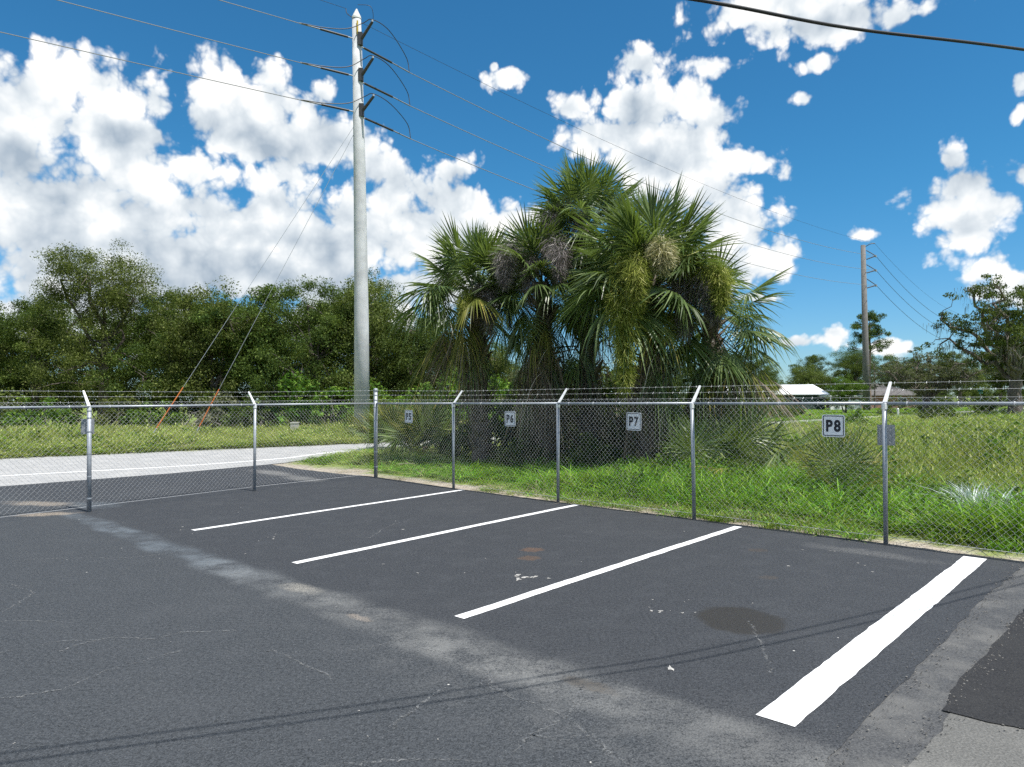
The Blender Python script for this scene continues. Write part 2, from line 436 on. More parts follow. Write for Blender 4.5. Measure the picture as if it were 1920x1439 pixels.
def paint_material():
    m, T, b = new_mat("white road paint")
    pos = T.node('ShaderNodeNewGeometry').outputs['Position']
    n = T.noise(pos, 60.0, 4.0, 0.7)
    g = T.noise(pos, 2.0, 4.0, 0.6)
    k = T.math('MULTIPLY', T.ramp(n, 0.66, 0.74), T.ramp(g, 0.45, 0.65))
    px, py, pz = T.xyz(pos)[:3]
    e1 = T.math('SUBTRACT', px, 1.52); e2 = T.math('SUBTRACT', py, 4.25)
    near = T.ramp(T.math('SQRT', T.math('ADD', T.math('MULTIPLY', e1, e1), T.math('MULTIPLY', e2, e2))), 0.75, 0.0)
    k = T.math('MAXIMUM', k, T.math('MULTIPLY', T.ramp(T.noise(pos, 75.0, 2.0, 0.6), 0.56, 0.66), T.math('MULTIPLY', near, 0.85)))
    dull = T.mix(T.math('MULTIPLY', T.ramp(T.noise(pos, 7.0, 5.0, 0.7), 0.5, 0.75), 0.35), (0.80, 0.80, 0.79), (0.58, 0.58, 0.57))
    T.put(b.inputs['Base Color'], T.mix(k, dull, (0.20, 0.20, 0.20)))
    b.inputs['Roughness'].default_value = 0.6
    bp = T.node('ShaderNodeBump')
    bp.inputs['Strength'].default_value = 0.35
    bp.inputs['Distance'].default_value = 0.004
    T.l.new(T.noise(pos, 85.0, 3.0, 0.7), bp.inputs['Height'])
    T.l.new(bp.outputs[0], b.inputs['Normal'])
    return m


M_ASPH = asphalt_material()
M_GROUND = ground_material()
M_PAINT = paint_material()
M_ROAD = pavement("old road asphalt", (0.27, 0.27, 0.263), (0.38, 0.38, 0.37), 0.2, (0.42, 0.415, 0.40), 0.3)
M_OLD = pavement("worn side asphalt", (0.035, 0.037, 0.040), (0.095, 0.097, 0.098), 0.5, (0.14, 0.138, 0.13))
M_PATCH = pavement("fresh asphalt patch", (0.012, 0.012, 0.013), (0.034, 0.034, 0.035), 0.25, (0.03, 0.03, 0.03))
M_CONC = pavement("grey broken pavement", (0.075, 0.075, 0.070), (0.165, 0.163, 0.152), 0.4, (0.20, 0.195, 0.18))
M_FADED = simple("faded road paint", (0.78, 0.78, 0.76), 0.7, var=0.08, scale=3)
M_GALV = simple("galvanised steel", (0.34, 0.365, 0.395), 0.5, 0.35, var=0.14, scale=30)
M_WIRE = simple("galvanised wire", (0.60, 0.61, 0.62), 0.55, 0.25)
M_ARM = simple("bright pressed steel", (0.80, 0.80, 0.79), 0.45, 0.3, var=0.06)
M_POLE = simple("pole concrete", (0.47, 0.48, 0.485), 0.85, var=0.14, scale=1.6, bump=0.2)
M_POLE2 = simple("weathered pole concrete", (0.15, 0.142, 0.135), 0.85, var=0.15, scale=2.5)
M_DARK = simple("dark polymer", (0.035, 0.035, 0.038), 0.5)
M_ALU = simple("aluminium conductor", (0.24, 0.245, 0.25), 0.6, 0.3)
M_BLACK = simple("black cable sheath", (0.012, 0.012, 0.014), 0.55)
M_ORANGE = simple("orange guy guard", (0.55, 0.15, 0.03), 0.6, var=0.1)
M_SIGN = simple("white sign sheeting", (0.86, 0.88, 0.90), 0.4, var=0.02)
M_NAVY = simple("navy black sign ink", (0.008, 0.012, 0.022), 0.5)
M_PLATE = simple("grey sheet metal", (0.30, 0.32, 0.34), 0.5, 0.5, var=0.1)
M_GREEN = simple("green street sign", (0.01, 0.16, 0.11), 0.4)
M_BARK = simple("bark", (0.12, 0.10, 0.085), 0.95, var=0.35, scale=6, bump=0.5, bscale=20)
M_PINEBARK = simple("pine bark", (0.20, 0.15, 0.12), 0.95, var=0.3, scale=6)
M_DEADWOOD = simple("bleached dead wood", (0.30, 0.27, 0.24), 0.95, var=0.3, scale=5)
M_YELLOW = simple("yellow placard", (0.55, 0.38, 0.04), 0.5)

# ------------------------------------------------------------------ object helpers


def props(o, label=None, cat=None, group=None, kind=None):
    if label: o["label"] = label
    if cat: o["category"] = cat
    if group: o["group"] = group
    if kind: o["kind"] = kind
    return o


def link(name, me, parent=None, mat=None):
    o = bpy.data.objects.new(name, me)
    COL.objects.link(o)
    if parent is not None: o.parent = parent
    if mat is not None and me is not None and not me.materials: me.materials.append(mat)
    return o


def empty(name, loc=(0, 0, 0), rz=0.0):
    o = bpy.data.objects.new(name, None)
    COL.objects.link(o)
    o.location = loc
    o.rotation_euler = (0, 0, rz)
    o.empty_display_size = 0.2
    return o


class MB:
    def __init__(self):
        self.v = []; self.f = []

    def add(self, vs, fs):
        n = len(self.v)
        self.v += [tuple(q) for q in vs]
        self.f += [tuple(i + n for i in f) for f in fs]
        return self

    def box(self, a, b):
        x0, y0, z0 = a; x1, y1, z1 = b
        return self.add([(x0, y0, z0), (x1, y0, z0), (x1, y1, z0), (x0, y1, z0), (x0, y0, z1), (x1, y0, z1), (x1, y1, z1), (x0, y1, z1)],
                        [(0, 3, 2, 1), (4, 5, 6, 7), (0, 1, 5, 4), (1, 2, 6, 5), (2, 3, 7, 6), (3, 0, 4, 7)])

    def tube(self, pts, rad, n=8, cap=True):
        pts = [Vector(p) for p in pts]
        if not isinstance(rad, (list, tuple)): rad = [rad] * len(pts)
        vs = []; fs = []
        ref = None
        for i, p in enumerate(pts):
            d = (pts[min(i + 1, len(pts) - 1)] - pts[max(i - 1, 0)]).normalized()
            if ref is None:
                ref = Vector((0, 0, 1)) if abs(d.z) < 0.9 else Vector((1, 0, 0))
            s = d.cross(ref).normalized()
            t = s.cross(d).normalized()
            ref = t
            for k in range(n):
                a = 2 * math.pi * k / n
                vs.append(p + (s * math.cos(a) + t * math.sin(a)) * rad[i])
        for i in range(len(pts) - 1):
            for k in range(n):
                k2 = (k + 1) % n
                fs.append((i * n + k, i * n + k2, (i + 1) * n + k2, (i + 1) * n + k))
        if cap:
            fs.append(tuple(range(n - 1, -1, -1)))
            fs.append(tuple((len(pts) - 1) * n + k for k in range(n)))
        return self.add(vs, fs)

    def mesh(self, name, smooth=False):
        me = bpy.data.meshes.new(name)
        me.from_pydata(self.v, [], self.f)
        if smooth:
            me.polygons.foreach_set('use_smooth', [True] * len(me.polygons))
        me.update()
        return me

    def build(self, name, mat, parent=None, smooth=False):
        return link(name, self.mesh(name, smooth), parent, mat)


def quads_mesh(name, V, mat=None):
    """V: (n, 4, 3) array of loose quads"""
    V = np.asarray(V, dtype=np.float32)
    n = len(V)
    me = bpy.data.meshes.new(name)
    me.vertices.add(n * 4)
    me.vertices.foreach_set('co', V.reshape(-1))
    me.loops.add(n * 4)
    me.loops.foreach_set('vertex_index', np.arange(n * 4, dtype=np.int32))
    me.polygons.add(n)
    me.polygons.foreach_set('loop_start', np.arange(n, dtype=np.int32) * 4)
    me.update(calc_edges=True)
    if mat: me.materials.append(mat)
    return me


def smooth_line(pts, k=8):
    """Catmull-Rom through points"""
    P = [np.array(p, float) for p in pts]
    P = [2 * P[0] - P[1]] + P + [2 * P[-1] - P[-2]]
    out = []
    for i in range(1, len(P) - 2):
        for j in range(k):
            t = j / k
            out.append(0.5 * ((2 * P[i]) + (-P[i - 1] + P[i + 1]) * t + (2 * P[i - 1] - 5 * P[i] + 4 * P[i + 1] - P[i + 2]) * t * t
                              + (-P[i - 1] + 3 * P[i] - 3 * P[i + 1] + P[i + 2]) * t ** 3))
    out.append(P[-2])
    return out


def sheet(name, poly, z, mat, parent=None, rag=0.0, seed=0, step=0.12, raglen=None):
    """flat polygon with an optionally ragged outline"""
    rng = random.Random(seed)
    pts = []
    n = len(poly)
    for i in range(n):
        a = np.array(poly[i], float); b = np.array(poly[(i + 1) % n], float)
        if rag and (raglen is None or i in raglen):
            L = np.linalg.norm(b - a); m = max(1, int(L / step))
            nv = np.array((-(b - a)[1], (b - a)[0])) / max(L, 1e-6)
            for j in range(m):
                q = a + (b - a) * j / m
                if j: q = q + nv * rng.gauss(0, rag)
                pts.append(q)
        else:
            pts.append(a)
    bm = bmesh.new()
    vs = [bm.verts.new((p[0], p[1], z)) for p in pts]
    f = bm.faces.new(vs)
    if f.normal.z < 0: f.normal_flip()
    bmesh.ops.triangulate(bm, faces=[f])
    for f in bm.faces:
        if f.normal.z < 0: f.normal_flip()
    me = bpy.data.meshes.new(name)
    bm.to_mesh(me); bm.free()
    return link(name, me, parent, mat)


def ribbon(name, left, right, z, mat, parent=None):
    n = len(left)
    vs = [(p[0], p[1], z) for p in left] + [(p[0], p[1], z) for p in right]
    fs = [(i, i + 1, n + i + 1, n + i) for i in range(n - 1)]
    me = bpy.data.meshes.new(name)
    me.from_pydata(vs, [], fs)
    me.update()
    if me.polygons[0].normal.z < 0: me.flip_normals()
    return link(name, me, parent, mat)


# ------------------------------------------------------------------ the setting
g = sheet("ground", [(-1500, -300), (1500, -300), (1500, 2500), (-1500, 2500)], -0.025, M_GROUND)
props(g, "sandy ground under the grass and trees", kind="structure")

FAR = [(-60, -16), (-40, 4), (-25, 18.3), (-17.5, 24.2), (-12.6, 27.8), (-6.1, 32), (4, 41), (18, 54.3), (27.3, 62.8), (39, 74), (80, 112), (160, 185)]
NEAR = [(-46, -22), (-30, -3), (-17, 11.2), (-11.7, 16.2), (-9.0, 19.0), (-7.0, 22.0), (-5.2, 27), (2, 34.2), (15.6, 47.6), (22.4, 53), (37.7, 67.4), (82, 107), (164, 180)]
fl = smooth_line(FAR, 8); nr = smooth_line(NEAR, 8)


def resample(pl, n):
    pl = np.array(pl); d = np.r_[0, np.cumsum(np.linalg.norm(np.diff(pl, axis=0), axis=1))]
    t = np.linspace(0, d[-1], n)
    return np.c_[np.interp(t, d, pl[:, 0]), np.interp(t, d, pl[:, 1])]


road = ribbon("road", resample(fl, 140), resample(nr, 140), -0.006, M_ROAD)
props(road, "pale grey two lane road curving behind the palms", kind="structure")
WL = smooth_line([(-40, -9), (-25.5, 6), (-17.5, 14.6), (-13.3, 18.45), (-9.95, 20.9), (-7.6, 23.6), (-5.9, 27.3), (1.6, 34.6), (15.2, 48.0), (22.2, 53.5), (37.5, 67.9)], 8)
WLa = np.array(WL); tn = np.gradient(WLa, axis=0); tn /= np.linalg.norm(tn, axis=1)[:, None]
nn = np.c_[-tn[:, 1], tn[:, 0]]
ribbon("edge_line", WLa + nn * 0.10, WLa - nn * 0.10, -0.0015, M_FADED, road)

LOT = [(-3.55, 17.84), (-3.36, 17.65), (-1.25, 15.35), (0.86, 13.21), (2.88, 11.26), (4.87, 9.30), (5.93, 8.22), (4.63, 6.95), (3.27, 5.5), (2.28, 4.46), (1.6, 3.71), (-4.0, -2.6), (-10, -9),
       (-30, -6), (-17.2, 11.0), (-11.75, 16.1), (-9.05, 18.9), (-7.3, 21.4), (-6.1, 20.0), (-4.5, 18.5)]
lot = sheet("parking_lot", LOT, 0.0, M_ASPH, rag=0.012, seed=3, step=0.14)
props(lot, "dark sealed asphalt parking lot", kind="structure")


def stripe(a, b, w, seed):
    rng = random.Random(seed)
    a = np.array(a); b = np.array(b); d = (b - a) / np.linalg.norm(b - a); n_ = np.array((-d[1], d[0]))
    m = 60
    Lf = []; Rt = []
    wob = 0.0
    for i in range(m + 1):
        q = a + (b - a) * i / m
        wob += rng.gauss(0, 0.0016); wob *= 0.95
        Lf.append(q + n_ * (w / 2 + rng.gauss(0, 0.0025) + wob)); Rt.append(q - n_ * (w / 2 + rng.gauss(0, 0.0025) - wob))
    return ribbon("painted_line", Lf, Rt, 0.004, M_PAINT, lot)


stripe((-1.05, 15.05), (-4.73, 10.54), 0.115, 1)
stripe((1.16, 12.84), (-2.56, 8.37), 0.118, 2)
stripe((3.34, 10.57), (-0.47, 6.255), 0.120, 3)
stripe((5.47, 8.45), (1.535, 4.24), 0.235, 4)

side = sheet("side_pavement", [(5.97, 8.26), (4.65, 7.01), (3.29, 5.56), (2.30, 4.52), (1.62, 3.77), (-4.0, -2.55), (6, -9), (14, -2), (9.6, 4.6)], -0.004, M_OLD)
props(side, "worn grey asphalt strip beside the parking lot", kind="structure")
conc = sheet("broken_pavement", [(2.60, 4.30), (2.0, 3.68), (-3.2, -2.3), (6, -8.5), (12, -2.5), (9, 3.5), (4.6, 6.2)], 0.000, M_CONC, rag=0.012, seed=8, raglen=[0, 1, 6])
props(conc, "rough light grey pavement in the near right corner", kind="structure")
patch = sheet("asphalt_patch", [(2.60, 4.36), (2.93, 4.74), (3.86, 5.67), (4.58, 6.42), (8.9, 3.4), (7.0, 0.6)], 0.006, M_PATCH, rag=0.010, seed=9, raglen=[0, 1, 2, 5])
props(patch, "fresh black asphalt patch at the right edge", kind="structure")

# flaked paint and shell left on the lot
def flecks():
    rng = random.Random(5)
    clusters = [(0.17, 7.63, 0.10, 7, 0.06), (-0.9, 8.1, 0.5, 5, 0.02), (1.9, 6.75, 0.3, 5, 0.018), (1.45, 6.4, 0.14, 6, 0.028),
                (3.6, 7.95, 0.3, 4, 0.03), (4.0, 8.6, 0.4, 4, 0.03), (-3.6, 10.0, 1.0, 7, 0.022), (-4.6, 10.75, 0.25, 3, 0.03), (-1.0, 4.0, 0.25, 4, 0.010), (-0.3, 3.75, 0.25, 4, 0.009),
                (-3, 5, 1.6, 8, 0.007), (-0.5, 9.8, 1.6, 7, 0.011), (-1.6, 10.5, 0.06, 2, 0.06), (1.12, 5.05, 0.02, 1, 0.05)]
    mb = MB()
    for (x, y, s, n, r) in clusters:
        for _ in range(n):
            cx, cy = x + rng.gauss(0, s), y + rng.gauss(0, s * 0.6)
            rr = r * rng.uniform(0.35, 1.1); k = rng.randint(9, 14); el = rng.uniform(0.4, 0.9); a0 = rng.uniform(0, 3)
            vs = []
            for i in range(k):
                a = 2 * math.pi * i / k
                q = rr * rng.uniform(0.2, 1.35)
                u, v = q * math.cos(a), q * el * math.sin(a)
                vs.append((cx + u * math.cos(a0) - v * math.sin(a0), cy + u * math.sin(a0) + v * math.cos(a0), 0.004))
            mb.add(vs, [tuple(range(k))])
    o = mb.build("paint_fleck", simple("pale flaked paint", (0.36, 0.35, 0.325), 0.8, var=0.25, scale=20), lot)
    o["kind"] = "stuff"


flecks()


def gravel():
    # crumbled stones along the broken seams and the sandy edge
    rng = random.Random(9)
    mb = MB()
    runs = [((5.8, 8.1), (1.6, 3.7), 420, 0.05), ((4.5, 6.3), (2.0, 3.7), 260, 0.05), ((2.6, 4.32), (4.2, 3.1), 90, 0.05), ((4.6, 9.5), (6.6, 7.6), 380, 0.12), ((0.5, 13.5), (4.8, 9.4), 260, 0.06)]
    for a, b, n, s_ in runs:
        for _ in range(n):
            t = rng.random(); x = a[0] + (b[0] - a[0]) * t + rng.gauss(0, s_); y = a[1] + (b[1] - a[1]) * t + rng.gauss(0, s_)
            r = rng.choice((0.003, 0.004, 0.005, 0.008)) * rng.uniform(0.7, 1.3)
            v = [(x + r * rng.uniform(0.6, 1.2), y, 0.008), (x, y + r * rng.uniform(0.6, 1.2), 0.008), (x - r, y, 0.008), (x, y - r, 0.008), (x, y, 0.008 + r * 0.7), (x, y, 0.002)]
            mb.add(v, [(0, 1, 4), (1, 2, 4), (2, 3, 4), (3, 0, 4), (1, 0, 5), (2, 1, 5), (3, 2, 5), (0, 3, 5)])
    o = mb.build("gravel", simple("grey gravel", (0.13, 0.125, 0.115), 0.9, var=0.6, scale=40))
    props(o, "loose gravel crumbled along the pavement seams", "gravel", kind="stuff")


gravel()


def cracks():
    m, T, b = new_mat("pale crack dust")
    pos = T.node('ShaderNodeNewGeometry').outputs['Position']
    b.inputs['Base Color'].default_value = (0.17, 0.175, 0.175, 1)
    b.inputs['Roughness'].default_value = 0.95
    tr = T.node('ShaderNodeBsdfTransparent'); mx = T.node('ShaderNodeMixShader')
    k = T.math('MULTIPLY', T.ramp(T.noise(pos, 38.0, 4.0, 0.75), 0.42, 0.60), T.ramp(T.noise(pos, 2.2, 3.0, 0.6), 0.30, 0.62, 0.15, 0.9))
    T.l.new(k, mx.inputs[0]); T.l.new(tr.outputs[0], mx.inputs[1]); T.l.new(b.outputs[0], mx.inputs[2])
    T.l.new(mx.outputs[0], T.n['Material Output'].inputs[0])
    lines = [[(-3.6, 4.45), (-3.32, 4.62), (-3.15, 4.68), (-3.01, 4.79), (-2.91, 5.05), (-2.77, 5.22), (-2.55, 5.49)], [(-4.3, 5.2), (-3.91, 5.45), (-3.75, 5.57), (-3.61, 5.71), (-3.31, 5.74)],
             [(-3.48, 5.48), (-3.38, 5.68), (-3.25, 5.79), (-2.89, 5.76), (-2.72, 5.91), (-2.3, 5.95)], [(-4.65, 6.48), (-4.72, 6.82), (-4.82, 7.16), (-5.06, 7.34), (-5.26, 7.5)],
             [(-1.01, 3.74), (-0.69, 3.8), (-0.47, 3.81), (-0.08, 3.81), (0.06, 4.01), (0.14, 4.12), (0.31, 4.31), (0.42, 4.65), (0.46, 4.74)], [(-0.08, 3.81), (-0.04, 3.73), (0.05, 3.5)],
             [(0.08, 4.1), (0.26, 4.02), (0.44, 4.08), (0.51, 3.88), (0.62, 3.72), (0.8, 3.5)], [(-0.45, 4.75), (-0.56, 4.57), (-0.62, 4.41), (-0.68, 4.32), (-0.71, 4.24), (-0.7, 4.16)],
             [(2.01, 6.12), (1.97, 5.84), (1.92, 5.59), (1.84, 5.19), (1.79, 4.97)], [(-0.71, 5.51), (-0.45, 5.34), (-0.26, 5.17), (-0.18, 5.0), (-0.14, 4.79), (-0.01, 4.59)],
             [(-0.23, 4.84), (-0.01, 4.59), (0.14, 4.51)], [(-1.31, 5.44), (-1.08, 5.52), (-0.87, 5.76)], [(-1.89, 5.47), (-1.74, 5.38), (-1.25, 4.9)], [(-2.98, 8.09), (-3.08, 7.9), (-3.2, 7.76)],
             [(-2.0, 9.85), (-1.85, 10.88), (-1.65, 11.21)], [(0.18, 4.42), (0.31, 4.31), (0.41, 4.1)], [(-6.0, 8.6), (-5.4, 8.75), (-4.8, 8.7), (-4.3, 8.95)], [(-5.2, 6.1), (-4.4, 6.25), (-3.9, 6.2)]]
    rng = random.Random(3)
    for ln in lines:
        P = np.array(smooth_line(ln, 9)); P[1:-1] += np.array([[rng.gauss(0, 0.012), rng.gauss(0, 0.012)] for _ in range(len(P) - 2)])
        t = np.gradient(P, axis=0); t /= np.linalg.norm(t, axis=1)[:, None]
        n_ = np.c_[-t[:, 1], t[:, 0]]
        w = np.array([rng.uniform(0.004, 0.013) for _ in P])[:, None]
        ribbon("crack", P + n_ * w, P - n_ * w, 0.003, m, lot)


cracks()

# ------------------------------------------------------------------ chain-link fences
def fabric_mesh(name, a, b, z0, z1, out, cell=0.085, r=0.00145, seed=0):
    """woven wire: zigzag strands hooked into one another"""
    rng = np.random.default_rng(seed)
    a = np.array(a, float); b = np.array(b, float)
    L = np.linalg.norm(b - a); d = (b - a) / L; n_ = np.array(out, float)
    w = cell / 2
    nw = int(L / w)
    nk = int((z1 - z0) / w) + 1
    i = np.arange(nw)[:, None]; k = np.arange(nk)[None, :]
    sgn = np.where((i + k) % 2 == 0, 1.0, -1.0)
    x = (i + 0.5) * w + sgn * w * 0.54
    z = z0 + k * w + 0 * x
    sag = 0.012 * np.sin(x * 2.1 + seed) + 0.008 * np.sin(x * 5.3 + z * 3)
    off = 0.036 + sgn * 0.0022 + sag
    z = z + 0.010 * np.sin(x * 1.7 + seed)
    P = np.stack([a[0] + d[0] * x + n_[0] * off, a[1] + d[1] * x + n_[1] * off, z], -1)
    O = np.array([(d[0] * r, d[1] * r, r * 0.6), (-d[0] * r, -d[1] * r, r * 0.6), (n_[0] * r, n_[1] * r, -r)])
    V = (P[:, :, None, :] + O[None, None]).reshape(-1, 3)
    base = (np.arange(nw)[:, None, None] * nk + np.arange(nk - 1)[None, :, None]) * 3
    s = np.arange(3)[None, None, :]
    s2 = (s + 1) % 3
    F = np.stack([base + s, base + s2, base + 3 + s2, base + 3 + s], -1).reshape(-1, 4)
    me = bpy.data.meshes.new(name)
    me.vertices.add(len(V)); me.vertices.foreach_set('co', V.astype(np.float32).reshape(-1))
    me.loops.add(F.size); me.loops.foreach_set('vertex_index', F.astype(np.int32).reshape(-1))
    me.polygons.add(len(F)); me.polygons.foreach_set('loop_start', np.arange(len(F), dtype=np.int32) * 4)
    me.update(calc_edges=True)
    me.materials.append(M_WIRE)
    return me


def post_mesh(r, h, n=14):
    return MB().tube([(0, 0, -0.05), (0, 0, h)], r, n).mesh("post", True)


def cap_mesh(r):
    return MB().tube([(0, 0, -0.05), (0, 0, 0.0), (0, 0, 0.02), (0, 0, 0.034)], [r * 1.16, r * 1.2, r * 1.0, r * 0.5], 14).mesh("post_cap", False)


def arm_mesh():
    """pressed steel arm leaning outwards (local +Y), with a socket over the post"""
    mb = MB()
    a = Vector((0, 0.0, -0.02)); b = Vector((0, 0.25, 0.27))
    d = (b - a).normalized(); s = Vector((1, 0, 0)); t = d.cross(s)
    vs = []
    for p, w in ((a, 0.026), (b, 0.015)):
        for (u, v) in ((-1, -1), (1, -1), (1, 1), (-1, 1)):
            vs.append(p + s * u * w + t * v * 0.011)
    mb.add(vs, [(0, 1, 5, 4), (1, 2, 6, 5), (2, 3, 7, 6), (3, 0, 4, 7), (4, 5, 6, 7), (3, 2, 1, 0)])
    mb.tube([(0, 0, -0.085), (0, 0, -0.005)], 0.037, 12)
    return mb.mesh("barb_arm")


def strand(pts, seed):
    """barbed strand: wire with knots of short barbs"""
    mb = MB()
    rng = random.Random(seed)
    mb.tube(pts, 0.0014, 4)
    for p, q in zip(pts[:-1], pts[1:]):
        p, q = Vector(p), Vector(q)
        L = (q - p).length; d = (q - p).normalized()
        k = int(L / 0.127)
        for j in range(k):
            c = p + d * (j + 0.5) * 0.127
            for _ in range(2):
                v = Vector((rng.gauss(0, 1), rng.gauss(0, 1), rng.gauss(0, 1))).cross(d).normalized() * 0.019
                mb.tube([c - v, c + v], 0.0017, 3)
    return mb.mesh("barbed_wire")


ARM = arm_mesh(); LINE_POST = post_mesh(0.030, 1.835); TERM_POST = post_mesh(0.036, 1.835)
BAND = MB().tube([(0, 0, 0), (0, 0, 0.022)], 0.0395, 14).mesh("tension_band")
TIE = MB().tube([(-0.006, 0, 0), (0.006, 0, 0)], 0.0275, 10).mesh("rail_tie")


def fence(name, pts, out, label, ext_post=None, terminal=(), zlow=0.03, seed=0):
    root = empty(name, (*pts[0], 0))
    props(root, label, "fence")
    o2 = np.array(out, float)
    base = np.array(pts[0])
    ang = math.atan2(-o2[0], o2[1])
    tips = [[], [], []]
    for i, p in enumerate(pts):
        loc = (p[0] - base[0], p[1] - base[1], 0)
        if i == ext_post:
            q = link("corner_post", post_mesh(0.048, 2.17, 18), root, M_GALV); q.location = loc
            c = link("post_cap", cap_mesh(0.048), q, M_GALV); c.location = (0, 0, 2.17)
            for z in (0.25, 0.62, 1.0, 1.4, 1.72, 1.9, 2.02):
                bnd = link("tension_band", BAND, q, M_GALV); bnd.location = (0, 0, z); bnd.scale = (1.31, 1.31, 1)
        else:
            q = link("post", TERM_POST if i in terminal else LINE_POST, root, M_GALV); q.location = loc; q.rotation_euler = (R(0.5) * math.sin(i * 7.3 + seed), R(0.5) * math.cos(i * 4.1 + seed), 0)
            ar = link("barb_arm", ARM, q, M_ARM); ar.location = (0, 0, 1.835); ar.rotation_euler = (0, 0, ang)
            if i in terminal:
                for z in (0.22, 0.6, 1.0, 1.38, 1.62, 1.74):
                    bnd = link("tension_band", BAND, q, M_GALV); bnd.location = (0, 0, z)
        for j, t in enumerate((0.30, 0.64, 0.97)):
            k = 0.0 if i == ext_post else 1.0
            tips[j].append((loc[0] + o2[0] * 0.25 * t * k, loc[1] + o2[1] * 0.25 * t * k, 1.815 + 0.29 * t + (0.05 * (1 - k) * t)))
    for j in range(3):
        link("barbed_wire", strand(tips[j], seed + j), root, M_WIRE)
    for i in range(len(pts) - 1):
        a = np.array(pts[i]) - base; b = np.array(pts[i + 1]) - base
        d = (b - a) / np.linalg.norm(b - a)
        n_ = np.array((-d[1], d[0])); n_ = n_ if n_ @ o2 > 0 else -n_
        rail = MB().tube([(a[0], a[1], 1.825), ((a[0] + b[0]) / 2, (a[1] + b[1]) / 2, 1.823), (b[0], b[1], 1.825)], 0.0212, 12).build("top_rail", M_GALV, root, True)
        fb = link("wire_mesh", fabric_mesh("wire_mesh", a + d * 0.03, b - d * 0.03, zlow, 1.915, n_, seed=seed + i), root)
        fb["kind"] = "stuff"
        MB().tube([(*(a + n_ * 0.04), 0.085), (*(b + n_ * 0.04), 0.085)], 0.0028, 5).build("tension_wire", M_WIRE, root)
        for k in range(5):
            q = a + (b - a) * (k + 0.5) / 5
            t = link("rail_tie", TIE, rail, M_WIRE); t.location = (*q, 1.824); t.rotation_euler = (0, 0, math.atan2(d[1], d[0]))
    return root


fence("chain_link_fence", [(-3.39, 17.65), (-1.27, 15.33), (0.84, 13.19), (2.86, 11.24), (4.85, 9.28), (6.85, 7.25)], FN,
      "galvanised chain-link fence carrying the parking bay signs along the grass", ext_post=0, zlow=0.02, seed=10)
ON = np.array((-0.79, 0.613))
fence("chain_link_fence", [(-3.47, 17.55), (-5.47, 15.09), (-7.36, 12.38), (-9.3, 9.6)][1:], ON,
      "galvanised chain-link fence without signs crossing the driveway on the left", terminal=(1,), zlow=0.10, seed=30)
# bay between the corner post and the next post of the driveway run
drive = [o for o in COL.objects if o.name == "chain_link_fence.001"][0]
bx = np.array((-5.47, 15.09)); cx_ = np.array((-3.44, 17.59)) - bx
dd = cx_ / np.linalg.norm(cx_); nn_ = np.array((-dd[1], dd[0]))
MB().tube([(0, 0, 1.825), (*cx_, 1.825)], 0.0212, 12).build("top_rail", M_GALV, drive, True)
fb = link("wire_mesh", fabric_mesh("wire_mesh", (0.02, 0.02), cx_ - dd * 0.05, 0.10, 1.915, nn_, seed=44), drive); fb["kind"] = "stuff"
MB().tube([(nn_[0] * 0.04, nn_[1] * 0.04, 0.085), (*(cx_ + nn_ * 0.04), 0.085)], 0.0028, 5).build("tension_wire", M_WIRE, drive)
for j, t in enumerate((0.30, 0.64, 0.97)):
    link("barbed_wire", strand([(ON[0] * 0.25 * t, ON[1] * 0.25 * t, 1.815 + 0.29 * t), (*cx_, 1.815 + 0.34 * t)], 60 + j), drive, M_WIRE)


# ------------------------------------------------------------------ signs
def rounded(w, h, r, n=5):
    out = []
    for cx, cz, a0 in ((w / 2 - r, h / 2 - r, 0), (-w / 2 + r, h / 2 - r, 90), (-w / 2 + r, -h / 2 + r, 180), (w / 2 - r, -h / 2 + r, 270)):
        for k in range(n + 1):
            a = R(a0 + 90 * k / n)
            out.append((cx + r * math.cos(a), cz + r * math.sin(a)))
    return out


def plate_mesh(w, h, r, t, holes=False):
    pl = rounded(w, h, r)
    n = len(pl)
    vs = [(x, -t / 2, z) for x, z in pl] + [(x, t / 2, z) for x, z in pl]
    fs = [tuple(range(n)), tuple(range(2 * n - 1, n - 1, -1))] + [(i, n + i, n + (i + 1) % n, (i + 1) % n) for i in range(n)]
    return MB().add(vs, fs).mesh("plate")


def ring_mesh(w, h, r, t, y):
    a = rounded(w, h, r); b = rounded(w - 2 * t, h - 2 * t, max(r - t, 0.004))
    n = len(a)
    return MB().add([(x, y, z) for x, z in a] + [(x, y, z) for x, z in b], [(i, (i + 1) % n, n + (i + 1) % n, n + i) for i in range(n)]).mesh("border")


def glyph(ch, height, width):
    cu = bpy.data.curves.new("glyph", 'FONT')
    cu.body = ch
    cu.offset = 0.042
    cu.fill_mode = 'FRONT'
    cu.resolution_u = 6
    ob = bpy.data.objects.new("glyph", cu)
    COL.objects.link(ob)
    dg = bpy.context.evaluated_depsgraph_get()
    me = bpy.data.meshes.new_from_object(ob.evaluated_get(dg))
    bpy.data.objects.remove(ob)
    co = np.array([v.co for v in me.vertices])
    lo = co.min(0); hi = co.max(0)
    for v in me.vertices:
        x = (v.co.x - lo[0]) / (hi[0] - lo[0]) - 0.5; y = (v.co.y - lo[1]) / (hi[1] - lo[1]) - 0.5
        v.co = (x * width, 0.0, y * height)
    me.materials.clear()
    me.name = "character"
    return me


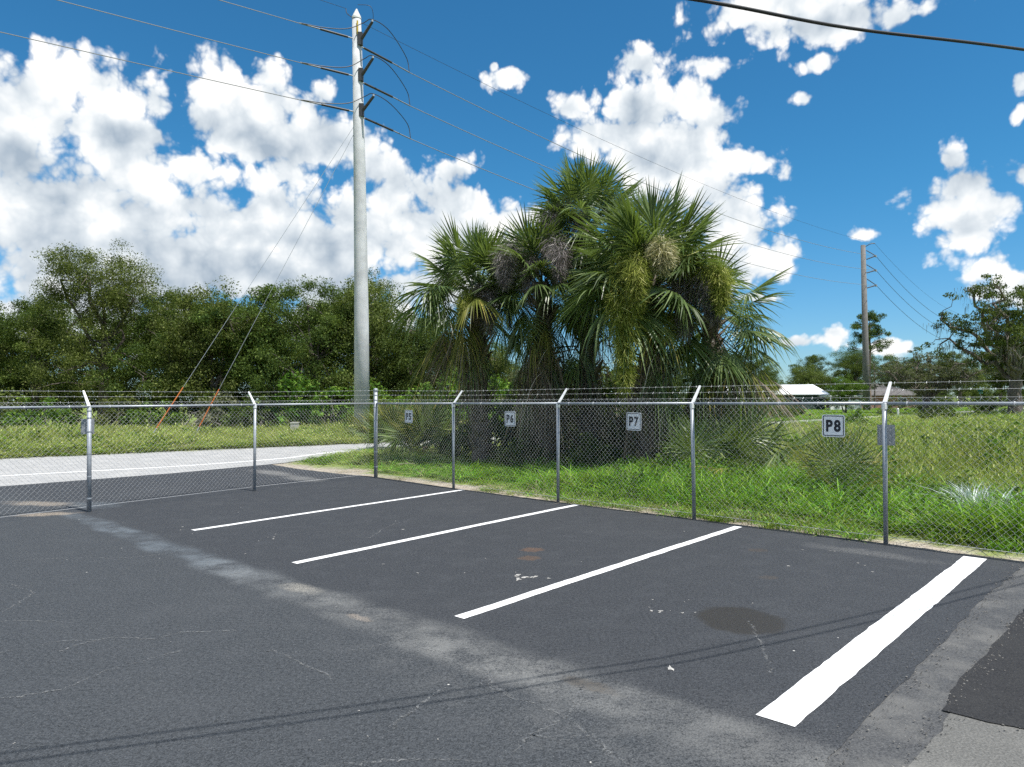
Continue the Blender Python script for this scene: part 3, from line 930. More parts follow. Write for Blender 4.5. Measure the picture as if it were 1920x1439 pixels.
PL = plate_mesh(0.305, 0.305, 0.028, 0.003); BR = ring_mesh(0.278, 0.278, 0.020, 0.011, -0.0030)
GP = glyph("P", 0.165, 0.090)
ang2 = math.atan2(FD[1], FD[0])
for ch, (x, y) in (("5", (-2.419, 16.664)), ("6", (-0.036, 14.243)), ("7", (2.076, 12.098)), ("8", (4.402, 9.735))):
    e = empty("parking_sign", (x - FN[0] * 0.012, y - FN[1] * 0.012, 1.52), ang2)
    props(e, "white parking bay sign reading P%s wired to the fence" % ch, "sign", "parking bay signs on the fence")
    e.rotation_euler = (0, R({'5': 1.2, '6': -0.8, '7': 0.9, '8': 0.4}[ch]), ang2)
    link("plate", PL, e, M_SIGN)
    link("border", BR, e, M_NAVY)
    for gm, gx in ((GP, -0.052), (glyph(ch, 0.165, 0.090), 0.054)):
        c = link("character", gm, e, M_NAVY); c.location = (gx, -0.0035, 0)
    for bx_ in (-0.11, 0.11):
        for bz in (-0.125, 0.125):
            q = MB().tube([(bx_, -0.006, bz), (bx_, 0.02, bz)], 0.006, 6).build("bolt", M_WIRE, e)
PB = plate_mesh(0.21, 0.27, 0.006, 0.004)
for (x, y, z, o_, az_, lab) in ((4.85, 9.28, 1.41, FN, ang2 + R(6), "back of a small grey metal sign on the fence post right of P8"),
                                (-7.36, 12.38, 1.48, ON, math.atan2(0.79, 0.613) - R(38), "back of a small grey metal sign on the left fence post")):
    e = empty("sign_back", (x + o_[0] * 0.085, y + o_[1] * 0.085, z), az_)
    props(e, lab, "sign")
    link("plate", PB, e, M_PLATE)
    for sx in (-0.08, 0.08):
        MB().box((sx - 0.006, -0.012, -0.11), (sx + 0.006, -0.003, 0.11)).build("stiffener", M_GALV, e)


# ------------------------------------------------------------------ poles and power lines
def sagline(a, b, sag, n=40, t1=1.0):
    a, b = Vector(a), Vector(b)
    return [a.lerp(b, t) - Vector((0, 0, 4 * sag * t * (1 - t))) for t in (t1 * i / n for i in range(n + 1))]


PX, PY = -7.62, 36.0
LD = Vector((-0.80, -0.60, 0)); RD = Vector((0.684, 0.730, 0)); AD = Vector((0.80, -0.60, 0))
pole = empty("utility_pole", (PX, PY, 0))
props(pole, "tall pale concrete transmission pole left of the palms with three jumper arms", "pole")
PT = 22.0
shaft = MB().tube([(0, 0, -0.2), (-0.005, 0, 6), (-0.10, 0, 14), (-0.24, 0, PT - 0.55)], [0.40, 0.36, 0.30, 0.225], 24).build("shaft", M_POLE, pole, True)
MB().tube([(-0.24, 0, PT - 0.55), (-0.24, 0, PT - 0.45), (-0.24, 0, PT - 0.02)], [0.245, 0.235, 0.03], 16).build("cap", simple("pole cap", (0.62, 0.62, 0.60), 0.6), pole)


def ax(z): return Vector((-0.24 * max(0.0, (z - 6) / 15.5), 0, z))


MB().box((0.02 - 0.2, -0.262, 20.55), (0.10 - 0.2, -0.255, 21.25)).build("number_plate", M_YELLOW, pole)
LEVELS = ((20.39, 20.11, 20.93), (18.45, 18.26, 19.08), (16.61, 16.44, 17.15))
lw_start = []; rw_start = []
for (zl, zr, zt) in LEVELS:
    c = ax(zl)
    MB().tube([c + LD * 0.22, c + LD * 0.55], 0.03, 6).build("clevis", M_GALV, pole)
    a = c + LD * 0.5 - Vector((0, 0, 0.01)); b = c + LD * 1.95 - Vector((0, 0, 0.06)); e_ = c + LD * 3.0 - Vector((0, 0, 0.10))
    MB().tube([a, b], 0.058, 8).build("strain_insulator", M_DARK, pole)
    MB().tube([b, e_], 0.03, 6).build("dead_end_clamp", M_ALU, pole)
    lw_start.append(Vector((PX, PY, 0)) + e_)
    c2 = ax(zr)
    MB().box((c2.x + 0.10, -0.28, zr - 0.1), (c2.x + 0.32, -0.05, zr + 0.55)).build("bracket", M_DARK, pole)
    a2 = c2 + RD * 0.42; b2 = c2 + RD * 2.2 - Vector((0, 0, 0.15)); e2 = c2 + RD * 3.4 - Vector((0, 0, 0.28))
    MB().tube([c2 + RD * 0.2, a2], 0.03, 6).build("clevis", M_GALV, pole)
    MB().tube([a2, b2], 0.058, 8).build("strain_insulator", M_DARK, pole)
    MB().tube([b2, e2], 0.03, 6).build("dead_end_clamp", M_ALU, pole)
    rw_start.append(Vector((PX, PY, 0)) + e2)
    base = c2 + AD * 0.27 + Vector((0, 0, 0.15)); tip = c2 + AD * 1.15 + Vector((0, 0, zt - zr))
    MB().tube([base, tip], [0.085, 0.065], 10).build("post_insulator", M_DARK, pole)
    MB().tube([tip, tip + Vector((0, 0, 0.10))], 0.055, 8).build("jumper_clamp", M_GALV, pole)
    tp = tip + Vector((0, 0, 0.13))
    pts = smooth_line([e_ + Vector((0, 0, 0.02)), c + LD * 1.9 + Vector((0.15, -0.1, -0.02)), c + LD * 0.6 + Vector((0.15, -0.35, 0.20)), c2 + AD * 0.5 + Vector((0, 0, zt - zr + 0.17)), tp,
                       tp + Vector((0.75, 0.55, -0.28)), e2 + Vector((-0.15, -0.25, 0.75)), e2 + Vector((0.0, 0, 0.02))], 6)
    MB().tube(pts, 0.022, 6).build("jumper", M_ALU if False else M_DARK, pole)
tc = ax(21.4)
MB().tube(smooth_line([tc + Vector((-0.22, -0.1, 0.1)), tc + Vector((-0.45, -0.2, 0.25)), tc + Vector((-0.5, -0.2, 0.5))], 4), 0.02, 5).build("shield_bracket", M_DARK, pole)
MB().tube(smooth_line([tc + Vector((0.1, -0.15, 0.72)), tc + Vector((0.75, -0.2, 0.6)), tc + Vector((0.85, 0.0, 0.1)), tc + Vector((0.6, 0.2, -0.15))], 5), 0.014, 5).build("ground_loop", M_DARK, pole)

P2 = Vector((46.9, 94.0, 0))
far_pole = empty("utility_pole", P2)
props(far_pole, "distant weathered transmission pole right of the palms with three braced arms", "pole")
MB().tube([(0, 0, -0.2), (0, 0, 8), (-0.1, 0, 22.1)], [0.44, 0.39, 0.29], 18).build("shaft", M_POLE2, far_pole, True)
AD2 = Vector((0.98, -0.2, 0))
ends2 = []
for (zt, zb, ze) in ((21.4, 20.2, 20.62), (19.5, 18.4, 18.7), (17.6, 16.4, 16.7)):
    tip = AD2 * 1.45 + Vector((0, 0, ze))
    MB().tube([AD2 * 0.3 + Vector((0, 0, zt)), tip], 0.055, 6).build("brace", M_DARK, far_pole)
    MB().tube([AD2 * 0.3 + Vector((0, 0, zb)), tip], 0.08, 6).build("post_insulator", M_DARK, far_pole)
    MB().tube([tip - Vector((0, 0, 0.18)), tip + Vector((0, 0, 0.1))], 0.11, 8).build("clamp", M_GALV, far_pole)
    ends2.append(P2 + tip)
MB().tube(smooth_line([(0.2, 0, 21.9), (0.8, -0.1, 22.25), (1.4, -0.2, 22.3)], 4), 0.06, 6).build("shield_arm", M_DARK, far_pole)

P0v = Vector((PX - 64, PY - 48, 0)); P3 = Vector((46.9 + 54, 94 + 62, 0))
NM = ("top", "middle", "lowest")
for i in range(3):
    o = MB().tube(sagline(lw_start[i], P0v + Vector((0, 0, lw_start[i].z - 0.2)), 0.55, 30), 0.019, 5).build("power_line", M_ALU)
    props(o, "%s power line running left and towards us from the near pole" % NM[i], "cable", "conductors of the transmission line")
    o = MB().tube(sagline(rw_start[i], ends2[i], 1.75, 40), 0.021, 5).build("power_line", M_ALU)
    props(o, "%s power line between the near pole and the distant pole" % NM[i], "cable", "conductors of the transmission line")
    o = MB().tube(sagline(ends2[i], P3 + Vector((0, 0, ends2[i].z - 3.0)), 2.6, 30), 0.028, 5).build("power_line", M_DARK)
    props(o, "%s power line running right from the distant pole" % NM[i], "cable", "conductors of the transmission line")
tw = Vector((PX, PY, 0)) + tc
for a, b, sg, lab, r_ in ((tw, P2 + Vector((1.35, -0.2, 22.3)), 1.3, "thin shield wire above the power lines between the two poles", 0.011),
                          (tw + Vector((-0.5, -0.2, 0.5)), P0v + Vector((0, 0, 22.2)), 0.4, "thin shield wire running left from the top of the near pole", 0.011),
                          (P2 + Vector((1.35, -0.2, 22.3)), P3 + Vector((0, 0, 19.5)), 2.0, "thin shield wire running right from the top of the distant pole", 0.018)):
    props(MB().tube(sagline(a, b, sg, 30), r_, 4).build("shield_wire", M_DARK), lab, "cable")

for (top, foot, gtop, lab) in (((-0.36, -0.1, 15.87), (-16.1, 31.2), 0.125, "nearer guy wire with orange guard left of the near pole"),
                               ((-0.36, -0.1, 15.48), (-15.0, 33.2), 0.125, "farther guy wire with orange guard closer to the near pole")):
    e = empty("guy_wire", (*foot, 0))
    props(e, lab, "guy wire", "guy wires of the near pole")
    a = Vector((PX, PY, 0)) + Vector(top) - Vector((*foot, 0))
    MB().tube([(0, 0, 0), a], 0.0105, 5).build("cable", M_GALV, e)
    MB().tube([a * 0.045, a * (gtop + 0.035)], [0.026, 0.024], 8).build("guard", M_ORANGE, e)
    MB().tube([(0, 0, -0.1), a * 0.046], 0.03, 6).build("anchor_rod", M_GALV, e)

# service cables overhead, close to us; the upper one passes above the picture and casts the second shadow
c1 = [(-14.0, -2.3, 4.15), (-6.0, 1.15, 3.82), (-1.5, 2.62, 3.78), (-0.2, 3.03, 3.79), (0.94, 3.40, 3.835), (1.81, 3.73, 3.87), (3.03, 4.17, 3.97), (6.0, 5.55, 4.35), (12.0, 8.6, 5.3), (20, 12.7, 6.7)]
props(MB().tube([tuple(p) for p in smooth_line(c1, 8)], 0.0088, 8).build("service_cable", M_BLACK, None, True), "thick black overhead cable crossing the upper right corner", "cable")
c2_ = [(x, y, z + 0.30 + 0.01 * abs(x)) for x, y, z in c1]
props(MB().tube([tuple(p) for p in smooth_line(c2_, 8)], 0.0088, 8).build("service_cable", M_BLACK, None, True), "second black overhead cable just above the picture, seen by its shadow", "cable")

# ------------------------------------------------------------------ foliage materials
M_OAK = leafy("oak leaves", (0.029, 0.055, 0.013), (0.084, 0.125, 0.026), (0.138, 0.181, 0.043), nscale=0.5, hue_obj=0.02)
M_OLIVE = leafy("olive leaves", (0.054, 0.076, 0.019), (0.124, 0.159, 0.038), (0.176, 0.203, 0.061), nscale=0.5, hue_obj=0.02)
M_LIME = leafy("bright shrub leaves", (0.044, 0.106, 0.013), (0.125, 0.225, 0.027), (0.200, 0.288, 0.050), nscale=0.9, hue_obj=0.02)
M_PINE = leafy("pine needles", (0.029, 0.058, 0.013), (0.072, 0.117, 0.029), nscale=0.8)
M_GREY = leafy("greyish leaves", (0.072, 0.082, 0.046), (0.144, 0.156, 0.090), (0.204, 0.204, 0.132), nscale=0.6)
M_MOSS = leafy("spanish moss", (0.10, 0.105, 0.080), (0.18, 0.185, 0.15), nscale=1.5, trans=0.15)
M_FROND = leafy("palm frond", (0.061, 0.103, 0.028), (0.127, 0.189, 0.057), (0.216, 0.260, 0.113), rough=0.38, trans=0.30, nscale=1.2, spec=0.45)
M_FRONDY = leafy("yellowing palm frond", (0.11, 0.14, 0.025), (0.21, 0.21, 0.05), (0.30, 0.22, 0.07), rough=0.4, trans=0.28, nscale=1.6)
M_FRONDB = leafy("dead brown frond", (0.101, 0.074, 0.054), (0.257, 0.203, 0.155), (0.459, 0.405, 0.351), rough=0.7, trans=0.12, nscale=2.0, spec=0.2)
M_FRONDW = leafy("bleached dead frond", (0.30, 0.25, 0.21), (0.48, 0.42, 0.37), (0.60, 0.56, 0.52), rough=0.7, trans=0.15, nscale=2.0, spec=0.2)
M_BOOT = simple("palm boot", (0.155, 0.125, 0.095), 0.85, var=0.35, scale=7)
M_PTRUNK = simple("palm trunk", (0.115, 0.095, 0.078), 0.95, var=0.4, scale=9, bump=0.8, bscale=25)
M_FLOWER = leafy("yellow green flower spray", (0.200, 0.245, 0.038), (0.350, 0.375, 0.080), (0.54, 0.52, 0.20), trans=0.3, nscale=3.0)
M_CREAM = leafy("cream flower spray", (0.42, 0.38, 0.17), (0.62, 0.56, 0.33), (0.75, 0.70, 0.5), trans=0.25, nscale=3.0)
M_DEADFL = leafy("grey dried flower spray", (0.10, 0.085, 0.082), (0.24, 0.21, 0.205), (0.34, 0.31, 0.30), trans=0.1, nscale=3.0)
M_GRASS = leafy("field grass", (0.108, 0.208, 0.020), (0.222, 0.329, 0.043), (0.372, 0.415, 0.114), rough=0.5, trans=0.32, nscale=0.6, hue_obj=0.04)
M_SEED = leafy("seeding pale grass", (0.285, 0.361, 0.075), (0.452, 0.503, 0.143), (0.636, 0.603, 0.285), rough=0.6, trans=0.3, nscale=0.6, hue_obj=0.03)
M_LUSH = leafy("lush grass", (0.083, 0.220, 0.014), (0.179, 0.358, 0.028), (0.303, 0.454, 0.068), rough=0.45, trans=0.35, nscale=0.6, hue_obj=0.03)
M_STRAW = leafy("dry straw", (0.24, 0.20, 0.12), (0.38, 0.33, 0.22), (0.48, 0.44, 0.33), rough=0.7, trans=0.2, nscale=0.8)
M_SILVER = leafy("silvery weed", (0.375, 0.450, 0.425), (0.600, 0.675, 0.650), (0.812, 0.850, 0.825), rough=0.5, trans=0.2, nscale=0.8)


# ------------------------------------------------------------------ trees
def unit(v):
    return v / (np.linalg.norm(v, axis=-1, keepdims=True) + 1e-9)


def leaf_quads(rng, C, rad, per, size, flat=0.7, aspect=0.5, upbias=0.5):
    """rhombic leaves scattered in soft balls round the clump centres C"""
    C = np.asarray(C); n = len(C)
    rad = np.broadcast_to(np.asarray(rad, float), (n,))
    idx = np.repeat(np.arange(n), per)
    d = unit(rng.normal(size=(len(idx), 3)))
    rr = rng.random(len(idx)) ** 0.45
    off = d * (rr * rad[idx])[:, None]
    off[:, 2] *= flat
    P = C[idx] + off
    nrm = unit(rng.normal(size=P.shape) + d * 0.6 + np.array((0, 0, upbias)))
    t = unit(np.cross(nrm, rng.normal(size=P.shape)))
    b = np.cross(nrm, t)
    s = size * (0.45 + 1.1 * rng.random(len(P)) ** 1.6)[:, None]
    droop = np.array((0, 0, -0.15)) * s
    return np.stack([P - t * s * 0.5, P + b * s * aspect * 0.5, P + t * s * 0.5 + droop, P - b * s * aspect * 0.5], 1)


def limb(mb, rng, a, b, r0, r1, wig=0.1, n=6, sides=6):
    a = np.array(a, float); b = np.array(b, float)
    L = np.linalg.norm(b - a)
    pts = []; rd = []
    for i in range(n + 1):
        t = i / n
        p = a + (b - a) * t + rng.normal(size=3) * wig * L * 0.25 * (t > 0) * (t < 1)
        p[2] += 0.10 * L * math.sin(math.pi * t)
        pts.append(tuple(p)); rd.append(r0 + (r1 - r0) * t)
    mb.tube(pts, rd, sides)
    return [np.array(p) for p in pts]


def broad_tree(seed, h, rx, base=0.07, clumps=95, per=120, leaf=0.118, cr=0.75, trunks=1, lobes=4, gap=0.0):
    """rounded woodland tree: several lobes of leaf clumps on forking limbs; returns trunk mesh and crown mesh"""
    rng = np.random.default_rng(seed)
    mb = MB()
    lob = []
    for i in range(lobes):
        a = rng.uniform(0, 6.28)
        q = rng.uniform(0.15, 0.62) * rx
        z = h * rng.uniform(0.48, 0.86)
        lob.append((np.array((q * math.cos(a), q * math.sin(a), z)), rx * rng.uniform(0.42, 0.66), h * rng.uniform(0.16, 0.24)))
    lob.append((np.array((rng.normal() * 0.15 * rx, rng.normal() * 0.15 * rx, h * 0.80)), rx * 0.45, h * 0.19))
    lob.append((np.array((0, 0, h * 0.50)), rx * 0.9, h * 0.30))
    lob.append((np.array((0, 0, h * 0.24)), rx * 0.95, h * 0.20))
    lob.append((np.array((rng.normal() * 0.3 * rx, rng.normal() * 0.3 * rx, h * 0.33)), rx * 0.8, h * 0.2))
    C = []
    for k in range(clumps):
        c, r, rz = lob[k % len(lob)]
        d = unit(rng.normal(size=3)); d[2] = d[2] * 0.9 + 0.12
        q = rng.uniform(0.55, 1.05)
        C.append(c + d * np.array((r, r, rz)) * q)
    C = np.array(C); C[:, 2] = np.clip(C[:, 2], h * base, None)
    forks = []
    for t in range(trunks):
        a = rng.uniform(0, 6.28)
        b0 = np.array((math.cos(a), math.sin(a), 0)) * (0.35 if trunks > 1 else 0)
        top = np.array((rng.normal() * 0.25, rng.normal() * 0.25, h * 0.42)) + b0 * 2
        pt = limb(mb, rng, b0 - np.array((0, 0, 0.2)), top, 0.03 * h / trunks ** 0.5, 0.018 * h / trunks ** 0.5, 0.12, 6, 8)
        forks += pt[3:]
    for (c, r, rz) in lob:
        f = forks[rng.integers(len(forks))]
        p = limb(mb, rng, f, c, 0.012 * h, 0.006 * h, 0.18, 5, 6)
        for k in rng.choice(len(C), 5, replace=False):
            if np.linalg.norm(C[k] - c) < r * 1.3:
                limb(mb, rng, p[-1], C[k], 0.005 * h, 0.0018 * h, 0.2, 4, 4)
    rad = cr * rng.uniform(0.55, 1.25, len(C))
    Q = leaf_quads(rng, C, rad, per, leaf)
    return mb.mesh("trunk"), quads_mesh("crown", Q)


def pine_tree(seed, h=13.5):
    rng = np.random.default_rng(seed)
    mb = MB()
    tr = limb(mb, rng, (0, 0, -0.2), (0.5, 0.2, h * 0.9), 0.22, 0.09, 0.02, 8, 8)
    C = []
    for k in range(46):
        z = h * rng.uniform(0.62, 1.0); a = rng.uniform(0, 6.28); q = rng.uniform(0.4, 3.0) * (1.0 if z < h * 0.9 else 0.55)
        c = np.array((0.4 + q * math.cos(a), q * math.sin(a), z))
        limb(mb, rng, (0.4, 0.15, z - 0.6), c, 0.05, 0.02, 0.1, 3, 4)
        C.append(c)
    Q = leaf_quads(rng, C, 0.72 * rng.uniform(0.7, 1.2, len(C)), 220, 0.30, 0.65, 0.22)
    return mb.mesh("trunk"), quads_mesh("crown", Q)


def live_oak(seed, h=13.0, rx=8.5):
    rng = np.random.default_rng(seed)
    mb = MB()
    C = []; mossP = []
    f = np.array((0.2, 0, h * 0.27))
    limb(mb, rng, (0, 0, -0.3), f, 0.62, 0.48, 0.05, 5, 10)
    for k in range(13):
        a = 6.28 * k / 13 + rng.normal() * 0.2
        q = rx * rng.uniform(0.45, 1.0); z = h * rng.uniform(0.45, 0.98) - 0.2 * q
        c = np.array((q * math.cos(a), q * math.sin(a) * 0.8, z))
        pt = limb(mb, rng, f, c, 0.26, 0.07, 0.16, 8, 7)
        for j in range(3, 9):
            for m in range(2):
                e = pt[j] + rng.normal(size=3) * np.array((1.1, 1.1, 0.8)) + np.array((0, 0, 0.6))
                limb(mb, rng, pt[j], e, 0.055, 0.015, 0.2, 4, 4)
                C.append(e)
                C.append(e + rng.normal(size=3) * np.array((0.8, 0.8, 0.4)))

                mossP.append(pt[j] + rng.normal(size=3) * 0.3)
    Q = leaf_quads(rng, np.array(C), 0.68 * rng.uniform(0.6, 1.2, len(C)), 95, 0.20, 0.55)
    ms = []
    for p in mossP:
        for _ in range(7):
            s = p + rng.normal(size=3) * np.array((0.5, 0.5, 0.1)); L = rng.uniform(0.3, 1.3); w = rng.uniform(0.012, 0.035); a = rng.uniform(0, 3.14)
            u = np.array((math.cos(a) * w, math.sin(a) * w, 0)); dn = np.array((rng.normal() * 0.1, rng.normal() * 0.1, -L))
            ms.append([s - u, s + u, s + dn + u * 0.2, s + dn - u * 0.2])
    return mb.mesh("trunk"), quads_mesh("crown", Q), quads_mesh("moss", ms)


def place_tree(name, meshes, mats, loc, rz, sc, label, group=None, cat="tree", names=("trunk", "crown", "moss")):
    e = empty(name, (loc[0], loc[1], -0.03), rz)
    e.scale = sc if isinstance(sc, tuple) else (sc, sc, sc)
    props(e, label, cat, group)
    for me, mt, nm in zip(meshes, mats, names):
        o = bpy.data.objects.new(nm, me)
        COL.objects.link(o); o.parent = e
        if not me.materials: me.materials.append(mt)
        o.material_slots[0].link = 'OBJECT'
        o.material_slots[0].material = mt
    return e


ORD = ["first", "second", "third", "fourth", "fifth", "sixth", "seventh", "eighth", "ninth", "tenth", "eleventh", "twelfth", "thirteenth", "fourteenth", "fifteenth", "sixteenth", "seventeenth", "eighteenth"]
rngT = random.Random(21)
BT = [broad_tree(1, 9.5, 4.0, clumps=195, per=290), broad_tree(2, 9.0, 3.8, clumps=195, per=290, trunks=2), broad_tree(3, 10.0, 4.2, clumps=205, per=290, lobes=5),
      broad_tree(4, 12.5, 4.6, base=0.07, clumps=300, per=290, lobes=6, cr=1.0), broad_tree(5, 8.0, 3.6, clumps=180, per=290, trunks=3)]
# left wood, front row: x, y, prototype, scale, material
front = [(-43, 50, 1, 1.05, M_GREY), (-38.0, 49, 4, 1.2, M_OAK), (-33.5, 50, 2, 0.98, M_OAK), (-27.2, 47.5, 3, 0.95, M_OLIVE), (-22.8, 47, 0, 1.02, M_OAK), (-19.4, 46, 4, 1.22, M_OLIVE),
         (-16.2, 47, 1, 1.06, M_OAK), (-13.0, 45.5, 0, 1.06, M_OAK), (-9.9, 47, 4, 1.28, M_OLIVE), (-6.4, 45, 4, 0.98, M_OAK), (-3.0, 47, 4, 0.78, M_OLIVE), (1.5, 50, 4, 0.60, M_GREY)]
for i, (x, y, k, s, mt) in enumerate(front):
    lab = "tall rounded oak rising above its neighbours on the left" if i == 3 else "woodland tree in the front row left of the palms, %s from the left" % ORD[i]
    place_tree("woodland_tree", BT[k], (M_BARK, mt), (x, y), rngT.uniform(0, 6.28), (s * rngT.uniform(0.95, 1.1), s * rngT.uniform(0.95, 1.1), s), lab, "trees of the left wood")
back = [(-52, 58, 2, 1.0), (-45, 57, 0, 1.05), (-38, 56, 1, 1.05), (-32, 57, 4, 1.2), (-26.5, 55, 2, 1.04), (-21, 54, 1, 1.05), (-15.5, 55, 2, 0.98), (-11.5, 54, 3, 0.86), (-7, 55, 1, 0.92), (-2, 56, 4, 0.85)]
for i, (x, y, k, s) in enumerate(back):
    place_tree("woodland_tree", BT[k], (M_BARK, M_OAK), (x, y), rngT.uniform(0, 6.28), (s * 1.2, s * 1.2, s), "woodland tree in the shaded back row on the left, %s from the left" % ORD[i], "trees of the left wood")

# right side, beyond the road
far_trees = [(40, 118, 2, 1.0, M_OAK), (45.5, 126, 0, 0.85, M_OAK), (50, 121, 4, 0.95, M_OLIVE), (54.5, 128, 1, 1.05, M_OAK), (58.5, 122, 2, 0.98, M_OAK), (63.5, 133, 3, 0.85, M_OAK), (68.5, 130, 0, 1.05, M_OAK),
             (75, 133, 1, 1.0, M_OAK), (82, 130, 2, 1.05, M_OLIVE), (91, 132, 0, 1.0, M_OAK), (101, 136, 1, 1.0, M_OAK), (112, 138, 2, 1.0, M_OAK), (36, 103, 4, 0.65, M_LIME), (33, 116, 1, 1.05, M_OAK), (28, 120, 0, 1.0, M_OAK)]
for i, (x, y, k, s, mt) in enumerate(sorted(far_trees)):
    place_tree("woodland_tree", BT[k], (M_BARK, mt), (x, y), rngT.uniform(0, 6.28), (s * 1.15, s * 1.15, s), "tree of the distant belt right of the palms, %s from the left" % ORD[i], "trees of the far right belt")
pn = pine_tree(7)
place_tree("pine_tree", pn, (M_PINEBARK, M_PINE), (50.4, 100), 0.6, 1.02, "tall pine with bare trunk behind the distant pole", cat="tree")
lo = live_oak(11)
place_tree("live_oak", lo, (M_BARK, M_OAK, M_MOSS), (45.3, 64), 0.4, (1.0, 1.0, 0.98), "large spreading live oak hung with moss at the right edge", cat="tree")
lo2 = live_oak(12, 10.5, 7.0)
place_tree("live_oak", lo2, (M_BARK, M_GREY, M_MOSS), (44.5, 76), 2.4, (0.85, 0.85, 0.66), "lower mossy oak just left of the large live oak", cat="tree")
place_tree("live_oak", lo2, (M_BARK, M_OAK, M_MOSS), (55, 74), 0.9, (1.1, 1.1, 0.95), "mossy oak behind the large live oak at the right edge", cat="tree")
place_tree("yard_tree", BT[4], (M_BARK, M_LIME), (37.4, 80), 1.0, (0.62, 0.62, 0.56), "small bright round tree in front of the white roofed house", cat="tree")


# ------------------------------------------------------------------ shrubs
def shrub_mesh(seed, clumps, per, leaf, r, h):
    rng = np.random.default_rng(seed)
    mb = MB(); C = []
    for k in range(clumps):
        a = rng.uniform(0, 6.28); q = r * rng.random() ** 0.6; z = h * (1 - 0.6 * (q / r) ** 2) * rng.uniform(0.25, 1.0)
        c = np.array((q * math.cos(a), q * math.sin(a), z)); C.append(c)
        if k % 2 == 0: limb(mb, rng, (c[0] * 0.2, c[1] * 0.2, -0.05), c, 0.02, 0.006, 0.2, 3, 4)
    return mb.mesh("stem"), quads_mesh("foliage", leaf_quads(rng, C, 0.33 * rng.uniform(0.6, 1.2, clumps), per, leaf))


SH = [shrub_mesh(31, 34, 90, 0.13, 1.3, 1.9), shrub_mesh(32, 30, 90, 0.13, 1.1, 2.4), shrub_mesh(33, 24, 80, 0.10, 0.9, 1.0)]
rowl = [(-31.5, 41, 0, 1.2, M_GREY), (-28.2, 39.5, 1, 1.0, M_OLIVE), (-25.4, 38.4, 0, 1.0, M_LIME), (-22.4, 40.5, 1, 0.9, M_OLIVE), (-19.8, 39.0, 0, 0.9, M_LIME), (-17, 41, 1, 0.9, M_GREY), (-14.6, 40, 0, 1.0, M_OAK),
        (-12.6, 41.5, 1, 1.35, M_LIME), (-10.6, 40.5, 0, 1.2, M_LIME), (-8.6, 41.0, 1, 1.15, M_LIME), (-5.4, 41, 0, 1.3, M_LIME), (-3.3, 42, 1, 1.4, M_LIME), (-1.0, 41, 1, 1.25, M_LIME), (1.2, 43.5, 1, 1.5, M_GREY), (3.6, 44, 1, 1.3, M_OLIVE), (6.2, 46, 1, 1.4, M_OLIVE), (9.5, 49.5, 0, 1.3, M_OAK)]
for i, (x, y, k, s, mt) in enumerate(rowl):
    place_tree("shrub", SH[k], (M_DEADWOOD, mt), (x, y), rngT.uniform(0, 6.28), (s * 1.4, s * 1.4, s * 1.25), "leafy shrub along the foot of the left wood, %s from the left" % ORD[i], "shrubs at the foot of the wood", "shrub", ("stem", "foliage"))
hedge = [(18.6, 59.0), (20.4, 60.6), (22.2, 62.2), (24.0, 63.8), (25.8, 65.4)]
for i, (x, y) in enumerate(hedge):
    place_tree("shrub", SH[i % 2], (M_DEADWOOD, M_OAK), (x, y), rngT.uniform(0, 6.28), (1.25, 1.25, 0.95 if i < 4 else 0.75), "dark hedge shrub across the road right of the palms, %s from the left" % ORD[i], "hedge across the road", "shrub", ("stem", "foliage"))
yard = [(49.5, 92, 0, 1.2, M_OLIVE, "round bush right of the distant pole before the grey roof"), (53.5, 90, 1, 1.3, M_OAK, "dark bush left of the trunk of the live oak"), (47.6, 71, 0, 1.1, M_OAK, "bush under the large live oak at the right edge"),
        (31.5, 52.5, 2, 1.5, M_OAK, "dark weed bush standing in the right field"), (21.6, 44.5, 2, 1.1, M_LIME, "green weed bush in the field beside sign P8"), (58, 86, 0, 1.5, M_OAK, "low dark bush behind the second street sign"),
        (38, 72, 2, 1.1, M_OLIVE, "low bush on the far lawn right of sign P8"), (25.5, 96, 1, 1.3, M_LIME, "yellow green bush left of the white roofed house"), (31, 84, 0, 1.2, M_OLIVE, "bush below the eave of the white roofed house")]
for (x, y, k, s, mt, lab) in yard:
    place_tree("shrub", SH[k], (M_DEADWOOD, mt), (x, y), rngT.uniform(0, 6.28), s, lab, None, "shrub", ("stem", "foliage"))
belt = [(24 + 6.2 * i, 136 + 3 * (i % 2)) for i in range(16)]
for i, (x, y) in enumerate(belt):
    place_tree("shrub", SH[1], (M_DEADWOOD, M_OAK), (x, y), rngT.uniform(0, 6.28), (4.2, 3.2, 2.6), "tall dark bush under the distant belt on the right, %s from the left" % ORD[i], "bushes of the far belt", "shrub", ("stem", "foliage"))
deep = [(-47 + 4.3 * i, 51.5 + 0.8 * (i % 3)) for i in range(13)]
for i, (x, y) in enumerate(deep):
    place_tree("shrub", SH[1], (M_DEADWOOD, M_OAK), (x, y), rngT.uniform(0, 6.28), (2.3, 2.3, 2.1), "tall dark bush filling the shade inside the left wood, %s from the left" % ORD[i], "bushes inside the wood", "shrub", ("stem", "foliage"))
